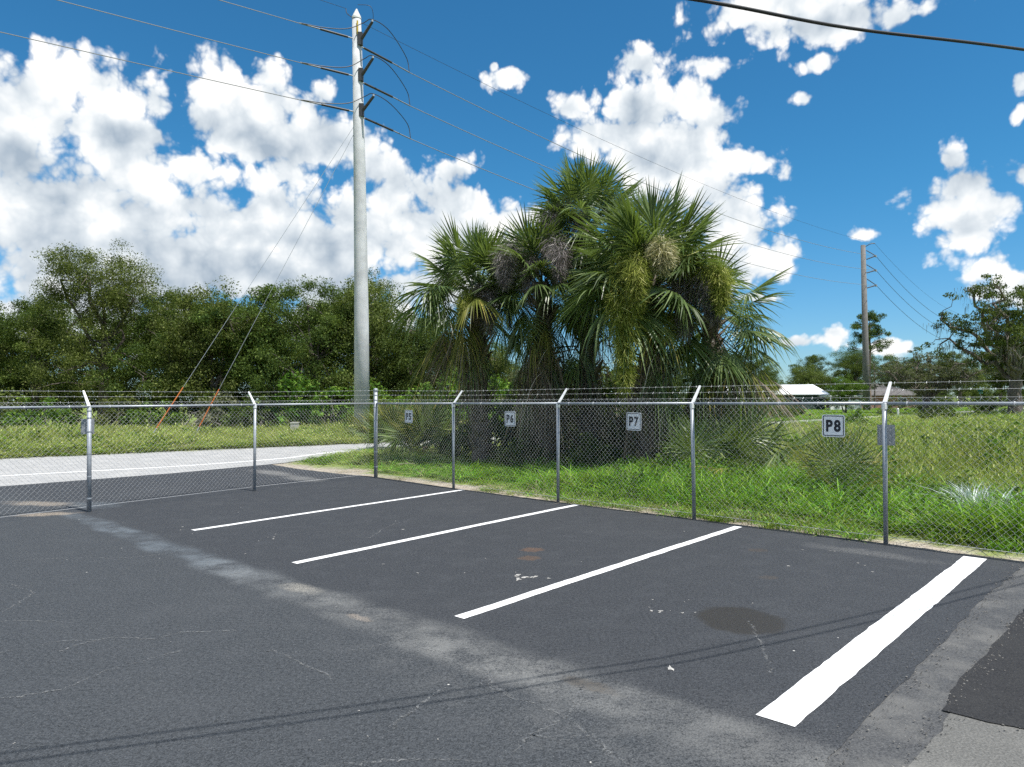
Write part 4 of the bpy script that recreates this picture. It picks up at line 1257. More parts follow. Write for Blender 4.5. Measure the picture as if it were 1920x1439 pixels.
# dark undergrowth in the shade of the palms
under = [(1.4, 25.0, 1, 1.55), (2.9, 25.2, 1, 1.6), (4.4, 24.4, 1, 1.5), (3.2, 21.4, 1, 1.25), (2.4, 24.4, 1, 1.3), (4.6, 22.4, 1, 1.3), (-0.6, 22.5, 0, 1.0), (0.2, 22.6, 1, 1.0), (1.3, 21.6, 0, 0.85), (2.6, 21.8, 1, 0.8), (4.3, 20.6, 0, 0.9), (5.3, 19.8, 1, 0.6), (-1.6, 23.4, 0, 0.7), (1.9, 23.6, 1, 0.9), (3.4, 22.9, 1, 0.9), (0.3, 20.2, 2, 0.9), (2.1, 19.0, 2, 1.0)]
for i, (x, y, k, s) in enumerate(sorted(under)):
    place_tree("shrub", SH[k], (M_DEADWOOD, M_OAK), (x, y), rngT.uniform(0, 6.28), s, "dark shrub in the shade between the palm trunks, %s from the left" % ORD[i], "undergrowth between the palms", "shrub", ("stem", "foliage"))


# ------------------------------------------------------------------ palms
def frond_mesh(seed, theta, pet=0.98, blade=1.28, nseg=46, spread=2.15, droop=0.28, fold=0.25, ragged=0.0, wid=1.0):
    """fan leaf on a stalk; built along +X and meant to be pitched up by theta; tips sag towards the ground"""
    rng = np.random.default_rng(seed)
    gl = np.array((-math.sin(theta), 0, -math.cos(theta)))    # gravity in the leaf's own frame
    V = []; F = []

    def tri_tube(pts, rads):
        n0 = len(V)
        for p, r in zip(pts, rads):
            for k in range(3):
                a = 2.094 * k + 1.57
                V.append(p + np.array((0, math.cos(a) * r, math.sin(a) * r * 0.7)))
        for i in range(len(pts) - 1):
            for k in range(3):
                k2 = (k + 1) % 3
                F.append((n0 + i * 3 + k, n0 + i * 3 + k2, n0 + (i + 1) * 3 + k2, n0 + (i + 1) * 3 + k))
    def costa(s):     # s metres along the stalk
        t = s / (pet + blade * 0.5)
        return np.array((s, 0, 0)) + gl * (0.30 * t ** 2.2) * (pet + blade * 0.5) * (0.35 + droop)
    tri_tube([costa(pet * k / 4) for k in range(5)] + [costa(pet + blade * 0.4)], [0.032, 0.022, 0.018, 0.015, 0.013, 0.004])
    for i in range(nseg):
        t = -1 + 2 * (i + 0.5) / nseg
        if rng.random() < ragged * 0.35: continue
        a = t * spread + rng.normal() * 0.025
        s0 = pet + blade * 0.30 * (1 - abs(t)) ** 0.8
        root = costa(s0)
        T = unit(costa(s0 + 0.05) - costa(s0 - 0.05))
        Yv = np.array((0, 1.0, 0)); N = np.cross(T, Yv)
        N = N if N @ gl < 0 else -N
        d = unit(math.cos(a) * T + math.sin(a) * Yv + N * (0.16 * math.cos(2 * a) - fold * abs(math.sin(a)) ** 1.5))
        L = blade * (0.70 + 0.30 * math.cos(a * 0.62)) * rng.uniform(0.9, 1.06) * (1 - 0.3 * ragged * rng.random())
        side = unit(np.cross(d, N)); up = unit(np.cross(side, d))
        w0 = 2 * spread / nseg * 0.40 * L * 0.62 * wid
        tw = (0.55 if i % 2 else -0.55)
        dr = droop * rng.uniform(0.6, 1.4)
        n0 = len(V)
        for s, w in ((0.03, 0.12), (0.30, 0.82), (0.50, 1.0), (0.74, 0.52), (1.0, 0.03)):
            p = root + d * L * s + gl * L * dr * max(0.0, s - 0.30) ** 1.7 * 2.1 - d * L * dr * 0.5 * max(0, s - 0.45) ** 2
            e = (side + up * tw) * w0 * w * 0.5
            V.append(p - e); V.append(p + e)
        for k in range(4):
            F.append((n0 + 2 * k, n0 + 2 * k + 1, n0 + 2 * k + 3, n0 + 2 * k + 2))
    me = bpy.data.meshes.new("frond")
    me.from_pydata([tuple(v) for v in V], [], F)
    me.update()
    return me


CLASS = [(72, 0.04), (48, 0.08), (22, 0.17), (-6, 0.28), (-34, 0.36)]
FR = {}
for ci, (th, dr) in enumerate(CLASS):
    FR[ci] = [frond_mesh(100 + ci * 10 + v, R(th), droop=dr * (0.85 + 0.3 * v), fold=0.10 + 0.16 * v + 0.05 * ci, nseg=38 + 3 * v, wid=1.5) for v in range(3)]
HANG = [frond_mesh(200 + v, R(-66), pet=0.85, blade=1.2, nseg=34, spread=1.5, droop=0.75, fold=0.85, ragged=0.5, wid=1.1) for v in range(3)]
DEAD = [frond_mesh(210 + v, R(-74), pet=0.8, blade=1.15, nseg=30, spread=1.25, droop=0.85, fold=1.1, ragged=0.9, wid=1.0) for v in range(3)]


def boot_mesh(seed, L):
    """split base of an old leaf stalk, flaring up and out from the trunk"""
    rng = random.Random(seed)
    mb = MB()
    sec = []
    for t in (0.0, 0.35, 0.7, 1.0):
        w = (0.085 * (1 - t) + 0.026); th = 0.020 * (1 - 0.4 * t)
        x = L * t * 0.62 + 0.04 * math.sin(t * 3); z = L * t * (0.95 - 0.25 * t)
        sec.append([(x, -w, z), (x + th, 0, z - th), (x, w, z), (x - th * 0.8, 0, z + th)])
    vs = [p for s in sec for p in s]
    fs = []
    for i in range(3):
        for k in range(4):
            k2 = (k + 1) % 4
            fs.append((4 * i + k, 4 * i + k2, 4 * i + 4 + k2, 4 * i + 4 + k))
    fs.append((12, 13, 14, 15))
    return mb.add(vs, fs).mesh("boot")


BOOTS = [boot_mesh(1, 0.34), boot_mesh(2, 0.46), boot_mesh(3, 0.62), boot_mesh(4, 0.95)]


def spray_mesh(seed, L=1.5, out=0.7, width=0.24, n=2600, dead=False, drop=1.25):
    """drooping flower spray: arching stalk with a tapering cloud of fine sprigs"""
    rng = np.random.default_rng(seed)
    ts = np.linspace(0, 1, 24)
    sx = out * np.minimum(1.0, 1.6 * ts) ** 0.8
    sz = 0.35 * np.sin(np.minimum(1, ts * 2.2) * math.pi * 0.5) - drop * np.maximum(0, ts - 0.30) ** 1.25 * L
    sp = np.c_[sx, 0 * ts, sz]
    t = rng.uniform(0.22, 1.0, n) ** 0.9
    c = np.c_[np.interp(t, ts, sx), 0 * t, np.interp(t, ts, sz)]
    env = width * np.sin(np.clip((t - 0.12) / 0.88, 0, 1) ** 0.55 * math.pi) ** 0.8 + 0.03
    d = unit(rng.normal(size=(n, 3)))
    P = c + d * (env * rng.random(n) ** 0.5)[:, None]
    P[:, 2] -= 0.10 * rng.random(n) * L
    ax_ = unit(rng.normal(size=(n, 3)) * 0.6 + d * 0.8 + np.array((0, 0, -1.1)))
    b = unit(np.cross(ax_, rng.normal(size=(n, 3))))
    ln = rng.uniform(0.06, 0.24, n)[:, None] * (1.2 if dead else 1.0); w = (0.0048 if dead else 0.0066)
    Q = np.stack([P - b * w, P + b * w, P + ax_ * ln + b * w * 0.4, P + ax_ * ln - b * w * 0.4], 1)
    stalk = MB().tube([tuple(p) for p in sp], [0.02 * (1 - 0.8 * q) for q in ts], 4)
    sv = np.array(stalk.v); extra = [[sv[i] for i in f] for f in stalk.f if len(f) == 4]
    return quads_mesh("flower_spray", np.concatenate([Q, np.array(extra)]))


SPRAY = {'green': [spray_mesh(1, 2.1, 1.25, 0.40, 4600, drop=1.8), spray_mesh(2, 1.2, 1.6, 0.28, 3000, drop=1.3)],
         'cream': [spray_mesh(3, 0.8, 1.5, 0.30, 4200, drop=0.9)],
         'dead': [spray_mesh(4, 1.6, 1.15, 0.28, 1900, True), spray_mesh(5, 1.3, 1.45, 0.38, 2500, True, 1.2)]}
SMAT = {'green': M_FLOWER, 'cream': M_CREAM, 'dead': M_DEADFL}


def palm(loc, height, lean, seed, counts, label, sprays=(), hang=8, dead=8, yellow=(), boots=70, size=1.0, trunk_r=0.21, extra=(), boot_long=0.25, skirt=0):
    rng = random.Random(seed)
    root = empty("sabal_palm", (*loc, -0.03))
    props(root, label, "palm tree", "sabal palms behind the fence")
    top = Vector((lean[0], lean[1], height))
    pts = [Vector((0, 0, -0.1)), Vector((lean[0] * 0.15, lean[1] * 0.15, height * 0.3)), Vector((lean[0] * 0.5, lean[1] * 0.5, height * 0.65)), top]
    tr = MB().tube([tuple(p) for p in smooth_line([tuple(p) for p in pts], 5)], [trunk_r * (1.25 - 0.3 * i / 15) for i in range(16)], 12).build("trunk", M_PTRUNK, root, True)

    def axis(z):
        t = max(0, min(1, z / height))
        return Vector((lean[0] * t * (0.4 + 0.6 * t), lean[1] * t * (0.4 + 0.6 * t), z))
    az = rng.uniform(0, 6.28)
    for k in range(boots):
        z = 0.25 + (height - 0.45) * (k + rng.random()) / boots
        az += 2.39996 + rng.gauss(0, 0.12)
        i = 3 if rng.random() < boot_long * (z / height) else rng.choice((0, 1, 1, 2))
        o = link("boot", BOOTS[i], tr, M_BOOT)
        p = axis(z); q = Vector((math.cos(az), math.sin(az), 0)) * trunk_r * 0.82
        o.location = p + q
        o.rotation_euler = (rng.gauss(0, 0.12), rng.gauss(0.0, 0.22) + (0.25 if i == 3 else 0), az)
        o.scale = (1, rng.uniform(0.8, 1.3), rng.uniform(0.85, 1.2))
    az = rng.uniform(0, 6.28)

    def add(me, mat, th, a, sc, dz=0.0, name="frond"):
        o = bpy.data.objects.new(name, me)
        COL.objects.link(o); o.parent = root
        if not me.materials: me.materials.append(M_FROND)
        o.material_slots[0].link = 'OBJECT'; o.material_slots[0].material = mat
        o.location = axis(height) + Vector((math.cos(a) * 0.10, math.sin(a) * 0.10, dz))
        o.rotation_euler = Euler((rng.gauss(0, 0.22), -th, a), 'XYZ')
        o.scale = (sc, sc, sc)
        return o
    for ci, n in enumerate(counts):
        for k in range(n):
            az += 2.39996 + rng.gauss(0, 0.25)
            th = R(CLASS[ci][0] + rng.gauss(0, 9))
            mat = M_FRONDY if (ci >= 3 and rng.random() < 0.10) else M_FROND
            add(rng.choice(FR[ci]), mat, th, az, size * rng.uniform(0.86, 1.10), 0.12 - 0.13 * ci + rng.gauss(0, 0.06))
    for k in range(hang):
        az += 2.39996 + rng.gauss(0, 0.3)
        add(rng.choice(HANG), M_FRONDY if rng.random() < 0.25 else M_FROND, R(-62 + rng.gauss(0, 8)), az, size * rng.uniform(0.85, 1.1), -0.5 + rng.gauss(0, 0.12))
    for k in range(dead):
        az += 2.39996 + rng.gauss(0, 0.3)
        add(rng.choice(DEAD), M_FRONDW if rng.random() < 0.12 else M_FRONDB, R(-72 + rng.gauss(0, 7)), az, size * rng.uniform(0.85, 1.1), -0.75 + rng.gauss(0, 0.18), "dead_frond")
    for k in range(skirt):
        az += 2.39996 + rng.gauss(0, 0.3)
        add(rng.choice(DEAD + HANG[:1]), rng.choice((M_FRONDB, M_FRONDB, M_FRONDB, M_FROND)), R(-66 + rng.gauss(0, 9)), az, size * rng.uniform(0.85, 1.15), -0.9 - (height - 3.6) * rng.random(), "dead_frond")
    for (kind, a, th, sc, dz) in extra:
        lib, mt, nm = {'y': (HANG, M_FRONDY, "frond"), 'b': (DEAD, M_FRONDB, "dead_frond"), 'w': (DEAD, M_FRONDW, "dead_frond"), 'g': (FR[2], M_FROND, "frond"), 'h': (FR[3], M_FROND, "frond"), 'v': (FR[4], M_FRONDY, "frond")}[kind]
        add(rng.choice(lib), mt, R(th), R(a), sc, dz, nm)
    for (kind, v, a, sc, dz) in sprays:
        o = link("flower_spray", SPRAY[kind][v], root, SMAT[kind])
        o.location = axis(height) + Vector((0, 0, dz)); o.rotation_euler = (0, 0, R(a)); o.scale = (sc, sc, sc)
    return root


palm((-0.95, 21.1), 5.25, (-0.1, 0.05), 1, (7, 13, 11, 5, 1), "left sabal palm with yellowing fronds and a brown skirt on its left",
     sprays=(('green', 1, 160, 0.9, 0.05), ('dead', 0, 290, 1.1, -0.3), ('green', 1, 255, 0.8, -0.5), ('dead', 0, 20, 0.9, -0.2)), hang=1, dead=3,
     extra=(('y', 205, -48, 1.1, -0.1), ('y', 225, -58, 1.05, -0.3), ('y', 250, -50, 1.0, -0.2), ('b', 186, -52, 0.95, -0.35), ('w', 232, -58, 0.95, -0.5), ('b', 222, -55, 1.0, -0.4), ('b', 200, -55, 1.0, -0.4), ('b', 212, -52, 0.95, -0.45), ('b', 194, -60, 1.0, -0.6), ('b', 178, -56, 0.95, -0.5), ('b', 206, -46, 0.9, -0.3), ('b', 240, -72, 1.1, -1.0),
            ('w', 262, -74, 0.95, -0.9), ('h', 185, -12, 1.12, 0.1), ('h', 200, -2, 1.1, 0.2), ('v', 180, -40, 1.1, -0.5)), boots=105, boot_long=0.3, size=0.90, skirt=5)
palm((2.2, 20.6), 7.0, (0.0, 0.05), 2, (9, 14, 13, 8, 4), "tallest sabal palm at the top of the clump", sprays=(('dead', 1, 215, 1.0, 0.0), ('dead', 0, 250, 0.9, 0.0)), hang=7, dead=8, boots=80, size=0.86, skirt=34)
palm((1.0, 20.4), 5.3, (-0.12, -0.1), 3, (6, 13, 12, 10, 6), "sabal palm with dried grey flower sprays between the left and tallest palms",
     sprays=(('dead', 1, 225, 1.05, 0.55), ('dead', 1, 285, 1.05, 0.62), ('dead', 0, 250, 1.0, 0.3)), hang=9, dead=9, boots=80, size=0.88, skirt=34)
palm((3.45, 17.9), 5.05, (0.05, -0.05), 4, (9, 16, 15, 9, 2), "nearest right sabal palm bearing yellow green flower sprays",
     sprays=(("green", 0, 238, 1.33, 0.05), ("green", 1, 250, 1.2, -0.1), ("cream", 0, 268, 1.15, 0.08), ("green", 1, 314, 1.22, -0.15), ('green', 1, 338, 1.0, -0.2), ('dead', 1, 318, 1.15, -0.35), ('dead', 1, 345, 1.1, -0.45), ('dead', 0, 300, 1.0, -0.6), ('green', 0, 222, 0.9, 0.0)),
     hang=3, dead=4, skirt=16, boots=110, boot_long=0.55, size=0.97, extra=(('v', 270, -44, 0.9, -0.15), ('h', 200, -10, 1.1, 0), ('h', 215, -22, 1.1, -0.1), ('g', 0, 10, 1.0, 0.1)))
palm((5.1, 18.7), 4.15, (0.15, -0.05), 5, (1, 4, 7, 7, 4), "lowest sabal palm at the right end with brown hanging fronds",
     sprays=(('dead', 1, 230, 0.9, 0.1),), hang=8, dead=8, skirt=16, boots=60, extra=(('b', 300, -60, 1.15, -0.4), ('b', 330, -62, 1.2, -0.4), ('w', 320, -66, 1.1, -0.6), ('b', 350, -60, 1.1, -0.5), ('w', 345, -68, 1.1, -0.5), ('y', 310, -50, 1.1, -0.1), ('y', 335, -48, 1.15, 0.0), ('b', 315, -44, 1.2, -0.5), ('b', 340, -40, 1.2, -0.5), ('w', 330, -46, 1.15, -0.7), ('h', 330, -14, 0.9, 0.1)), size=0.88)


THIN = {ci: [frond_mesh(300 + ci * 5 + v, R(CLASS[ci][0]), droop=CLASS[ci][1], nseg=30, spread=1.7, pet=1.0, wid=0.8) for v in range(2)] for ci in range(3)}


def palmetto(loc, seed, n, size, label, mats=(M_FROND,), thmin=15, group=None, name="palmetto", lib=None):
    rng = random.Random(seed)
    root = empty(name, (*loc, -0.03))
    props(root, label, "palmetto", group)
    MB().tube([(0, 0, -0.05), (0, 0, 0.28 * size), (0, 0, 0.45 * size)], [0.13 * size, 0.11 * size, 0.05 * size], 8).build("stem", M_PTRUNK, root)
    az = rng.uniform(0, 6.28)
    for k in range(n):
        az += 2.39996 + rng.gauss(0, 0.2)
        th = thmin + (86 - thmin) * (k + rng.random()) / n
        ci = 0 if th > 60 else (1 if th > 34 else 2)
        me = rng.choice((lib or FR)[ci])
        o = bpy.data.objects.new("frond", me); COL.objects.link(o); o.parent = root
        if not me.materials: me.materials.append(M_FROND)
        o.material_slots[0].link = 'OBJECT'; o.material_slots[0].material = rng.choice(mats)
        o.location = (0, 0, 0.2 * size); o.rotation_euler = (rng.gauss(0, 0.2), -R(th), az)
        q = size * rng.uniform(0.8, 1.1); o.scale = (q, q, q)


palmetto((6.1, 13.3), 61, 16, 0.58, "small spiky young palm standing alone in the grass below P8", (M_FROND, M_FROND, M_FRONDY), 30, lib=THIN)
palmetto((5.55, 17.0), 62, 12, 0.85, "drooping palmetto at the foot of the right end palm", (M_FROND,), 5)
palmetto((-4.6, 27.6), 63, 20, 0.85, "tall palmetto clump behind the corner post and sign P5", (M_FROND, M_FROND, M_FRONDY), 20)
palmetto((-3.1, 25.2), 64, 20, 0.85, "dense palmetto clump just right of sign P5", (M_FROND, M_FROND, M_FRONDY), 20)
palmetto((-6.3, 33.8), 65, 16, 0.8, "palmetto at the foot of the near pole", (M_FROND, M_FRONDY), 15)
palmetto((1.3, 33), 66, 18, 1.0, "bright palmetto seen between the two palm trunks beyond the road edge", (M_FROND, M_FRONDY), 20)
palmetto((48.8, 82), 67, 20, 1.5, "round palmetto at the right edge of the grey roofed house", (M_FROND,), 20)
palmetto((4.3, 16.6), 68, 9, 0.7, "low palmetto in the shade behind sign P7", (M_FROND,), 15)

for (x, y, z, a, me, mt, lab, tilt) in ((4.9, 14.6, 0.40, 2.6, FR[1][0], M_FRONDY, "fallen yellow frond lying on the grass left of the young palm", 0.12),
                                        (6.1, 12.1, 0.42, -1.9, FR[3][1], M_FRONDY, "yellow drooping frond beside the right fence post", -0.9),
                                        (-3.35, 20.6, 0.05, 0.4, DEAD[0], M_FRONDW, "bleached dead frond on the sand behind the corner post", 0.05)):
    o = bpy.data.objects.new("fallen_frond", me); COL.objects.link(o)
    if not me.materials: me.materials.append(mt)
    o.material_slots[0].link = 'OBJECT'; o.material_slots[0].material = mt
    o.location = (x, y, z); o.rotation_euler = (0.2, -tilt, a); o.scale = (0.55, 0.55, 0.55)
    props(o, lab, "frond")


# ------------------------------------------------------------------ grass (uncountable)
def tuft_mesh(seed, n, h, w, splay, spread, mat, seedhead=0.0):
    rng = np.random.default_rng(seed)
    Q = []
    for i in range(n):
        a = rng.uniform(0, 6.28); q = spread * rng.random() ** 0.5
        b = np.array((q * math.cos(a), q * math.sin(a), -0.02))
        dirn = np.array((math.cos(a + rng.normal() * 0.7), math.sin(a + rng.normal() * 0.7), 0))
        s = np.array((-dirn[1], dirn[0], 0)); s = unit(s + rng.normal(size=3) * 0.3)
        H = h * rng.uniform(0.55, 1.15); sp = splay * rng.uniform(0.2, 1.3) * H
        pts = [b + dirn * sp * t ** 1.8 + np.array((0, 0, H * (t - 0.28 * sp / H * t ** 2.5))) for t in (0, 0.4, 0.75, 1.0)]
        ww = [w, w * 0.9, w * 0.6, w * 0.08]
        for k in range(3):
            Q.append([pts[k] - s * ww[k], pts[k] + s * ww[k], pts[k + 1] + s * ww[k + 1], pts[k + 1] - s * ww[k + 1]])
        if rng.random() < seedhead:
            for j in range(4):
                c = pts[2] + (pts[3] - pts[2]) * (j / 3)
                Q.append([c - s * w * 2.2, c + s * w * 2.2, c + s * w * 1.4 + np.array((0, 0, 0.05)), c - s * w * 1.4 + np.array((0, 0, 0.05))])
    return quads_mesh("tuft", Q, mat)


TUFTS = bpy.data.collections.new("grass tufts")
TL = [tuft_mesh(1, 24, 0.52, 0.0100, 1.05, 0.16, M_LUSH), tuft_mesh(2, 26, 0.45, 0.0085, 1.1, 0.18, M_GRASS), tuft_mesh(3, 28, 0.58, 0.0060, 0.75, 0.18, M_SEED, 0.35),
      tuft_mesh(4, 26, 0.17, 0.0070, 1.3, 0.12, M_GRASS), tuft_mesh(5, 26, 0.40, 0.0050, 1.2, 0.2, M_STRAW), tuft_mesh(6, 16, 0.5, 0.0120, 1.0, 0.10, M_SILVER), tuft_mesh(7, 34, 0.18, 0.0055, 1.2, 0.13, M_LUSH),
      quads_mesh("tuft", leaf_quads(np.random.default_rng(9), [(0, 0, 0.25), (0.06, 0.05, 0.42), (-0.08, 0.03, 0.36), (0.02, -0.08, 0.14)], 0.13, 26, 0.075, 1.2, 0.55), M_LIME)]
for i, me in enumerate(TL):
    o = bpy.data.objects.new("tuft_%d" % i, me)
    TUFTS.objects.link(o)


def scatter_group():
    ng = bpy.data.node_groups.new("scatter tufts", 'GeometryNodeTree')
    ng.interface.new_socket("Geometry", in_out='INPUT', socket_type='NodeSocketGeometry')
    ng.interface.new_socket("Geometry", in_out='OUTPUT', socket_type='NodeSocketGeometry')
    N = ng.nodes; L = ng.links
    gi = N.new('NodeGroupInput'); go = N.new('NodeGroupOutput')
    ci = N.new('GeometryNodeCollectionInfo'); ci.inputs['Collection'].default_value = TUFTS
    ci.inputs['Separate Children'].default_value = True; ci.inputs['Reset Children'].default_value = True
    ip = N.new('GeometryNodeInstanceOnPoints'); ip.inputs['Pick Instance'].default_value = True

    def attr(nm, typ):
        a = N.new('GeometryNodeInputNamedAttribute'); a.data_type = typ; a.inputs['Name'].default_value = nm
        return a.outputs['Attribute']
    L.new(gi.outputs[0], ip.inputs['Points']); L.new(ci.outputs[0], ip.inputs['Instance'])
    L.new(attr("pick", 'INT'), ip.inputs['Instance Index'])
    L.new(attr("turn", 'FLOAT_VECTOR'), ip.inputs['Rotation'])
    L.new(attr("size", 'FLOAT_VECTOR'), ip.inputs['Scale'])
    L.new(ip.outputs[0], go.inputs[0])
    return ng


SG = scatter_group()


def grass(name, P, pick, size, label, seed=0):
    rng = np.random.default_rng(seed)
    n = len(P)
    me = bpy.data.meshes.new(name)
    me.vertices.add(n)
    me.vertices.foreach_set('co', np.c_[P, np.full(n, -0.02)].astype(np.float32).reshape(-1))
    a = me.attributes.new("pick", 'INT', 'POINT'); a.data.foreach_set('value', np.asarray(pick, np.int32))
    rot = np.c_[rng.normal(0, 0.10, n), rng.normal(0, 0.10, n), rng.uniform(0, 6.283, n)]
    a = me.attributes.new("turn", 'FLOAT_VECTOR', 'POINT'); a.data.foreach_set('vector', rot.astype(np.float32).reshape(-1))
    a = me.attributes.new("size", 'FLOAT_VECTOR', 'POINT'); a.data.foreach_set('vector', np.asarray(size, np.float32).reshape(-1))
    o = link(name, me)
    md = o.modifiers.new("scatter", 'NODES'); md.node_group = SG
    props(o, label, "grass", kind="stuff")
    return o


def vnoise(P, sc, seed):
    rng = np.random.default_rng(seed)
    G = rng.random((64, 64))
    q = P * sc; i = np.floor(q).astype(int); f = q - i; f = f * f * (3 - 2 * f)
    g_ = lambda a, b: G[a % 64, b % 64]
    x0 = g_(i[:, 0], i[:, 1]) * (1 - f[:, 0]) + g_(i[:, 0] + 1, i[:, 1]) * f[:, 0]
    x1 = g_(i[:, 0], i[:, 1] + 1) * (1 - f[:, 0]) + g_(i[:, 0] + 1, i[:, 1] + 1) * f[:, 0]
    return x0 * (1 - f[:, 1]) + x1 * f[:, 1]


def inpoly(P, poly):
    x, y = P[:, 0], P[:, 1]; r = np.zeros(len(P), bool); n = len(poly)
    for i in range(n):
        x1, y1 = poly[i]; x2, y2 = poly[(i + 1) % n]
        c = ((y1 > y) != (y2 > y)) & (x < (x2 - x1) * (y - y1) / (y2 - y1 + 1e-12) + x1)
        r ^= c
    return r


rg = np.random.default_rng(77)
ROADPOLY = [tuple(p) for p in resample(fl, 80)] + [tuple(p) for p in resample(nr, 80)[::-1]]
LOTP = LOT
KEEP_OUT = [(5.86, 8.16), (9.8, 4.4), (14, -2), (0, -10), (-4, -2.6), (1.6, 3.7)]


def cand(n, x0, x1, y0, y1, near=12.0, p=1.25):
    """random ground points, thinner with distance"""
    P = np.c_[rg.uniform(x0, x1, n), rg.uniform(y0, y1, n)]
    d = np.hypot(P[:, 0], P[:, 1])
    k = rg.random(n) < np.minimum(1, (near / d)) ** p
    P = P[k]; d = d[k]
    ok = ~inpoly(P, ROADPOLY) & ~inpoly(P, LOTP) & ~inpoly(P, KEEP_OUT)
    vis = np.abs(P[:, 0]) < 0.80 * P[:, 1] + 3
    return P[ok & vis]


FIELDPOLY = [(-3.9, 17.9), (7.2, 6.5), (14, 9), (90, 105)] + [tuple(p) for p in resample(nr, 160)[::-1] if p[1] > 21 and p[0] < 80] + [(-7.0, 21.9)]
P = cand(210000, -8, 70, 6, 90, 12.0, 1.35)
P = P[inpoly(P, FIELDPOLY)]
d = P @ FN - FC                           # distance beyond the fence
dist = np.hypot(P[:, 0], P[:, 1])
n1 = vnoise(P, 0.55, 1); n2 = vnoise(P, 0.18, 2); n3 = vnoise(P, 1.6, 3)
keep = (d > 0.10) & (np.hypot(P[:, 0] - 7.0, P[:, 1] - 10.75) > 0.36) & (np.hypot(P[:, 0] - 6.0, P[:, 1] - 13.1) > 0.36) & ~((d < 1.0) & (n1 + 0.5 * n3 + 0.5 * d + 0.20 * np.clip(2.6 - np.abs(P[:, 0] - 2.4), -2, 1.5) < 0.80)) & ~((np.hypot(P[:, 0] + 5.6, P[:, 1] - 19.4) < 2.0) & (n3 < 0.85))
P, d, dist, n1, n2, n3 = (q[keep] for q in (P, d, dist, n1, n2, n3))
hgt = np.interp(d, [0, 0.4, 1.0, 2.0, 5, 40], [0.34, 0.48, 0.85, 1.45, 1.55, 1.2]) * (0.30 + 1.05 * n1 + 0.35 * n3)
shade = np.exp(-(((P[:, 0] - 2.2) / 3.6) ** 2 + ((P[:, 1] - 19.5) / 2.6) ** 2))
nr_ = np.array(resample(nr, 400))
tr_ = np.array([np.min(np.hypot(nr_[:, 0] - p[0], nr_[:, 1] - p[1])) for p in P])
hgt *= np.interp(tr_, [0, 3, 14, 22], [0.22, 0.35, 0.75, 1.0])
hgt *= 1 - 0.35 * shade
left = P[:, 0] < 0.5
hgt[left] *= 0.55
grow = np.maximum(1.0, dist / 17.0) ** 0.75
rnd = rg.random(len(P))
pick = np.where(d < 1.0, np.where(rnd < 0.6, 3, 6), np.where(n2 + 0.55 * (rnd - 0.5) + np.clip((d - 4) / 12, -0.28, 0.32) > 0.50, np.where(rnd < 0.62, 2, 1), np.where(rnd < 0.75, 0, 1)))
rw = rg.random(len(P))
pick = np.where((rw < 0.07), 4, pick)
pick = np.where((rw > 0.94) & (d > 1.0), 7, pick)
sxy = grow * (0.8 + 0.5 * rg.random(len(P))) * np.where(d < 1.0, 0.95, 1.0)
low = np.isin(pick, (3, 6))
zz = np.where(low, hgt * 2.3, hgt) * (0.8 + 0.4 * rg.random(len(P)))
grass("field_grass", P, pick, np.c_[sxy, sxy, zz], "tall green grass filling the field beyond the fence", 1)

# verge across the road on the left and lawns beyond it
P = cand(150000, -48, 12, 22, 62, 22.0, 1.2)
fr_ = np.array(fl)
k = np.array([np.min(np.hypot(fr_[:, 0] - p[0], fr_[:, 1] - p[1])) for p in P])
yfar = np.interp(P[:, 0], np.array(FAR)[:, 0], np.array(FAR)[:, 1])
keep = (P[:, 1] > yfar + 0.1) & (k < 15)
P = P[keep]; k = k[keep]
n1 = vnoise(P, 0.5, 5); n2 = vnoise(P, 0.22, 6)
rnd = rg.random(len(P))
hg = (0.45 + 1.1 * vnoise(P, 1.3, 8)) * np.interp(k, [0, 0.8, 2.5, 6, 15], [0.35, 0.55, 0.95, 1.15, 0.9]) * (0.35 + 1.1 * n1)
pick = np.where(n2 + 0.4 * (rnd - 0.5) > 0.56, np.where(rnd < 0.70, 2, 4), np.where(rnd < 0.45, 1, 2))
pick = np.where(rg.random(len(P)) < 0.03, 7, pick)
sx = 1.7 * (0.8 + 0.5 * rg.random(len(P)))
grass("verge_grass", P, pick, np.c_[sx, sx, hg], "rough tall grass on the verge in front of the left wood", 2)

P = cand(60000, 14, 110, 50, 112, 60.0, 1.0)
yfar = np.interp(P[:, 0], np.array(FAR)[:, 0], np.array(FAR)[:, 1])
P = P[P[:, 1] > yfar + 0.2]
sx = 3.0 * (0.8 + 0.5 * rg.random(len(P)))
grass("lawn_grass", P, np.where(rg.random(len(P)) < 0.6, 3, 6), np.c_[sx, sx, 0.8 + 0.6 * rg.random(len(P))], "short lawn grass in front of the distant houses", 3)

P = np.c_[rg.normal(7.08, 0.15, 18), rg.normal(10.9, 0.15, 18)]
P = P[(P @ FN - FC) > 0.7]
grass("silver_weeds", P, np.full(len(P), 5), np.c_[np.full(len(P), 0.9), np.full(len(P), 0.9), rg.uniform(0.9, 1.6, len(P))], "patch of bleached silvery weeds by the right edge of the fence", 4)
P = np.c_[rg.uniform(-5.5, 5.5, 420), rg.uniform(8.5, 19.5, 420)]
dd_ = P @ FN - FC
P = P[(dd_ > 0.1) & (dd_ < 1.2)]
grass("dry_straw", P, np.full(len(P), 4), np.c_[np.full(len(P), 0.8), np.full(len(P), 0.8), rg.uniform(0.12, 0.3, len(P))], "dry straw on the sandy strip behind the fence", 5)


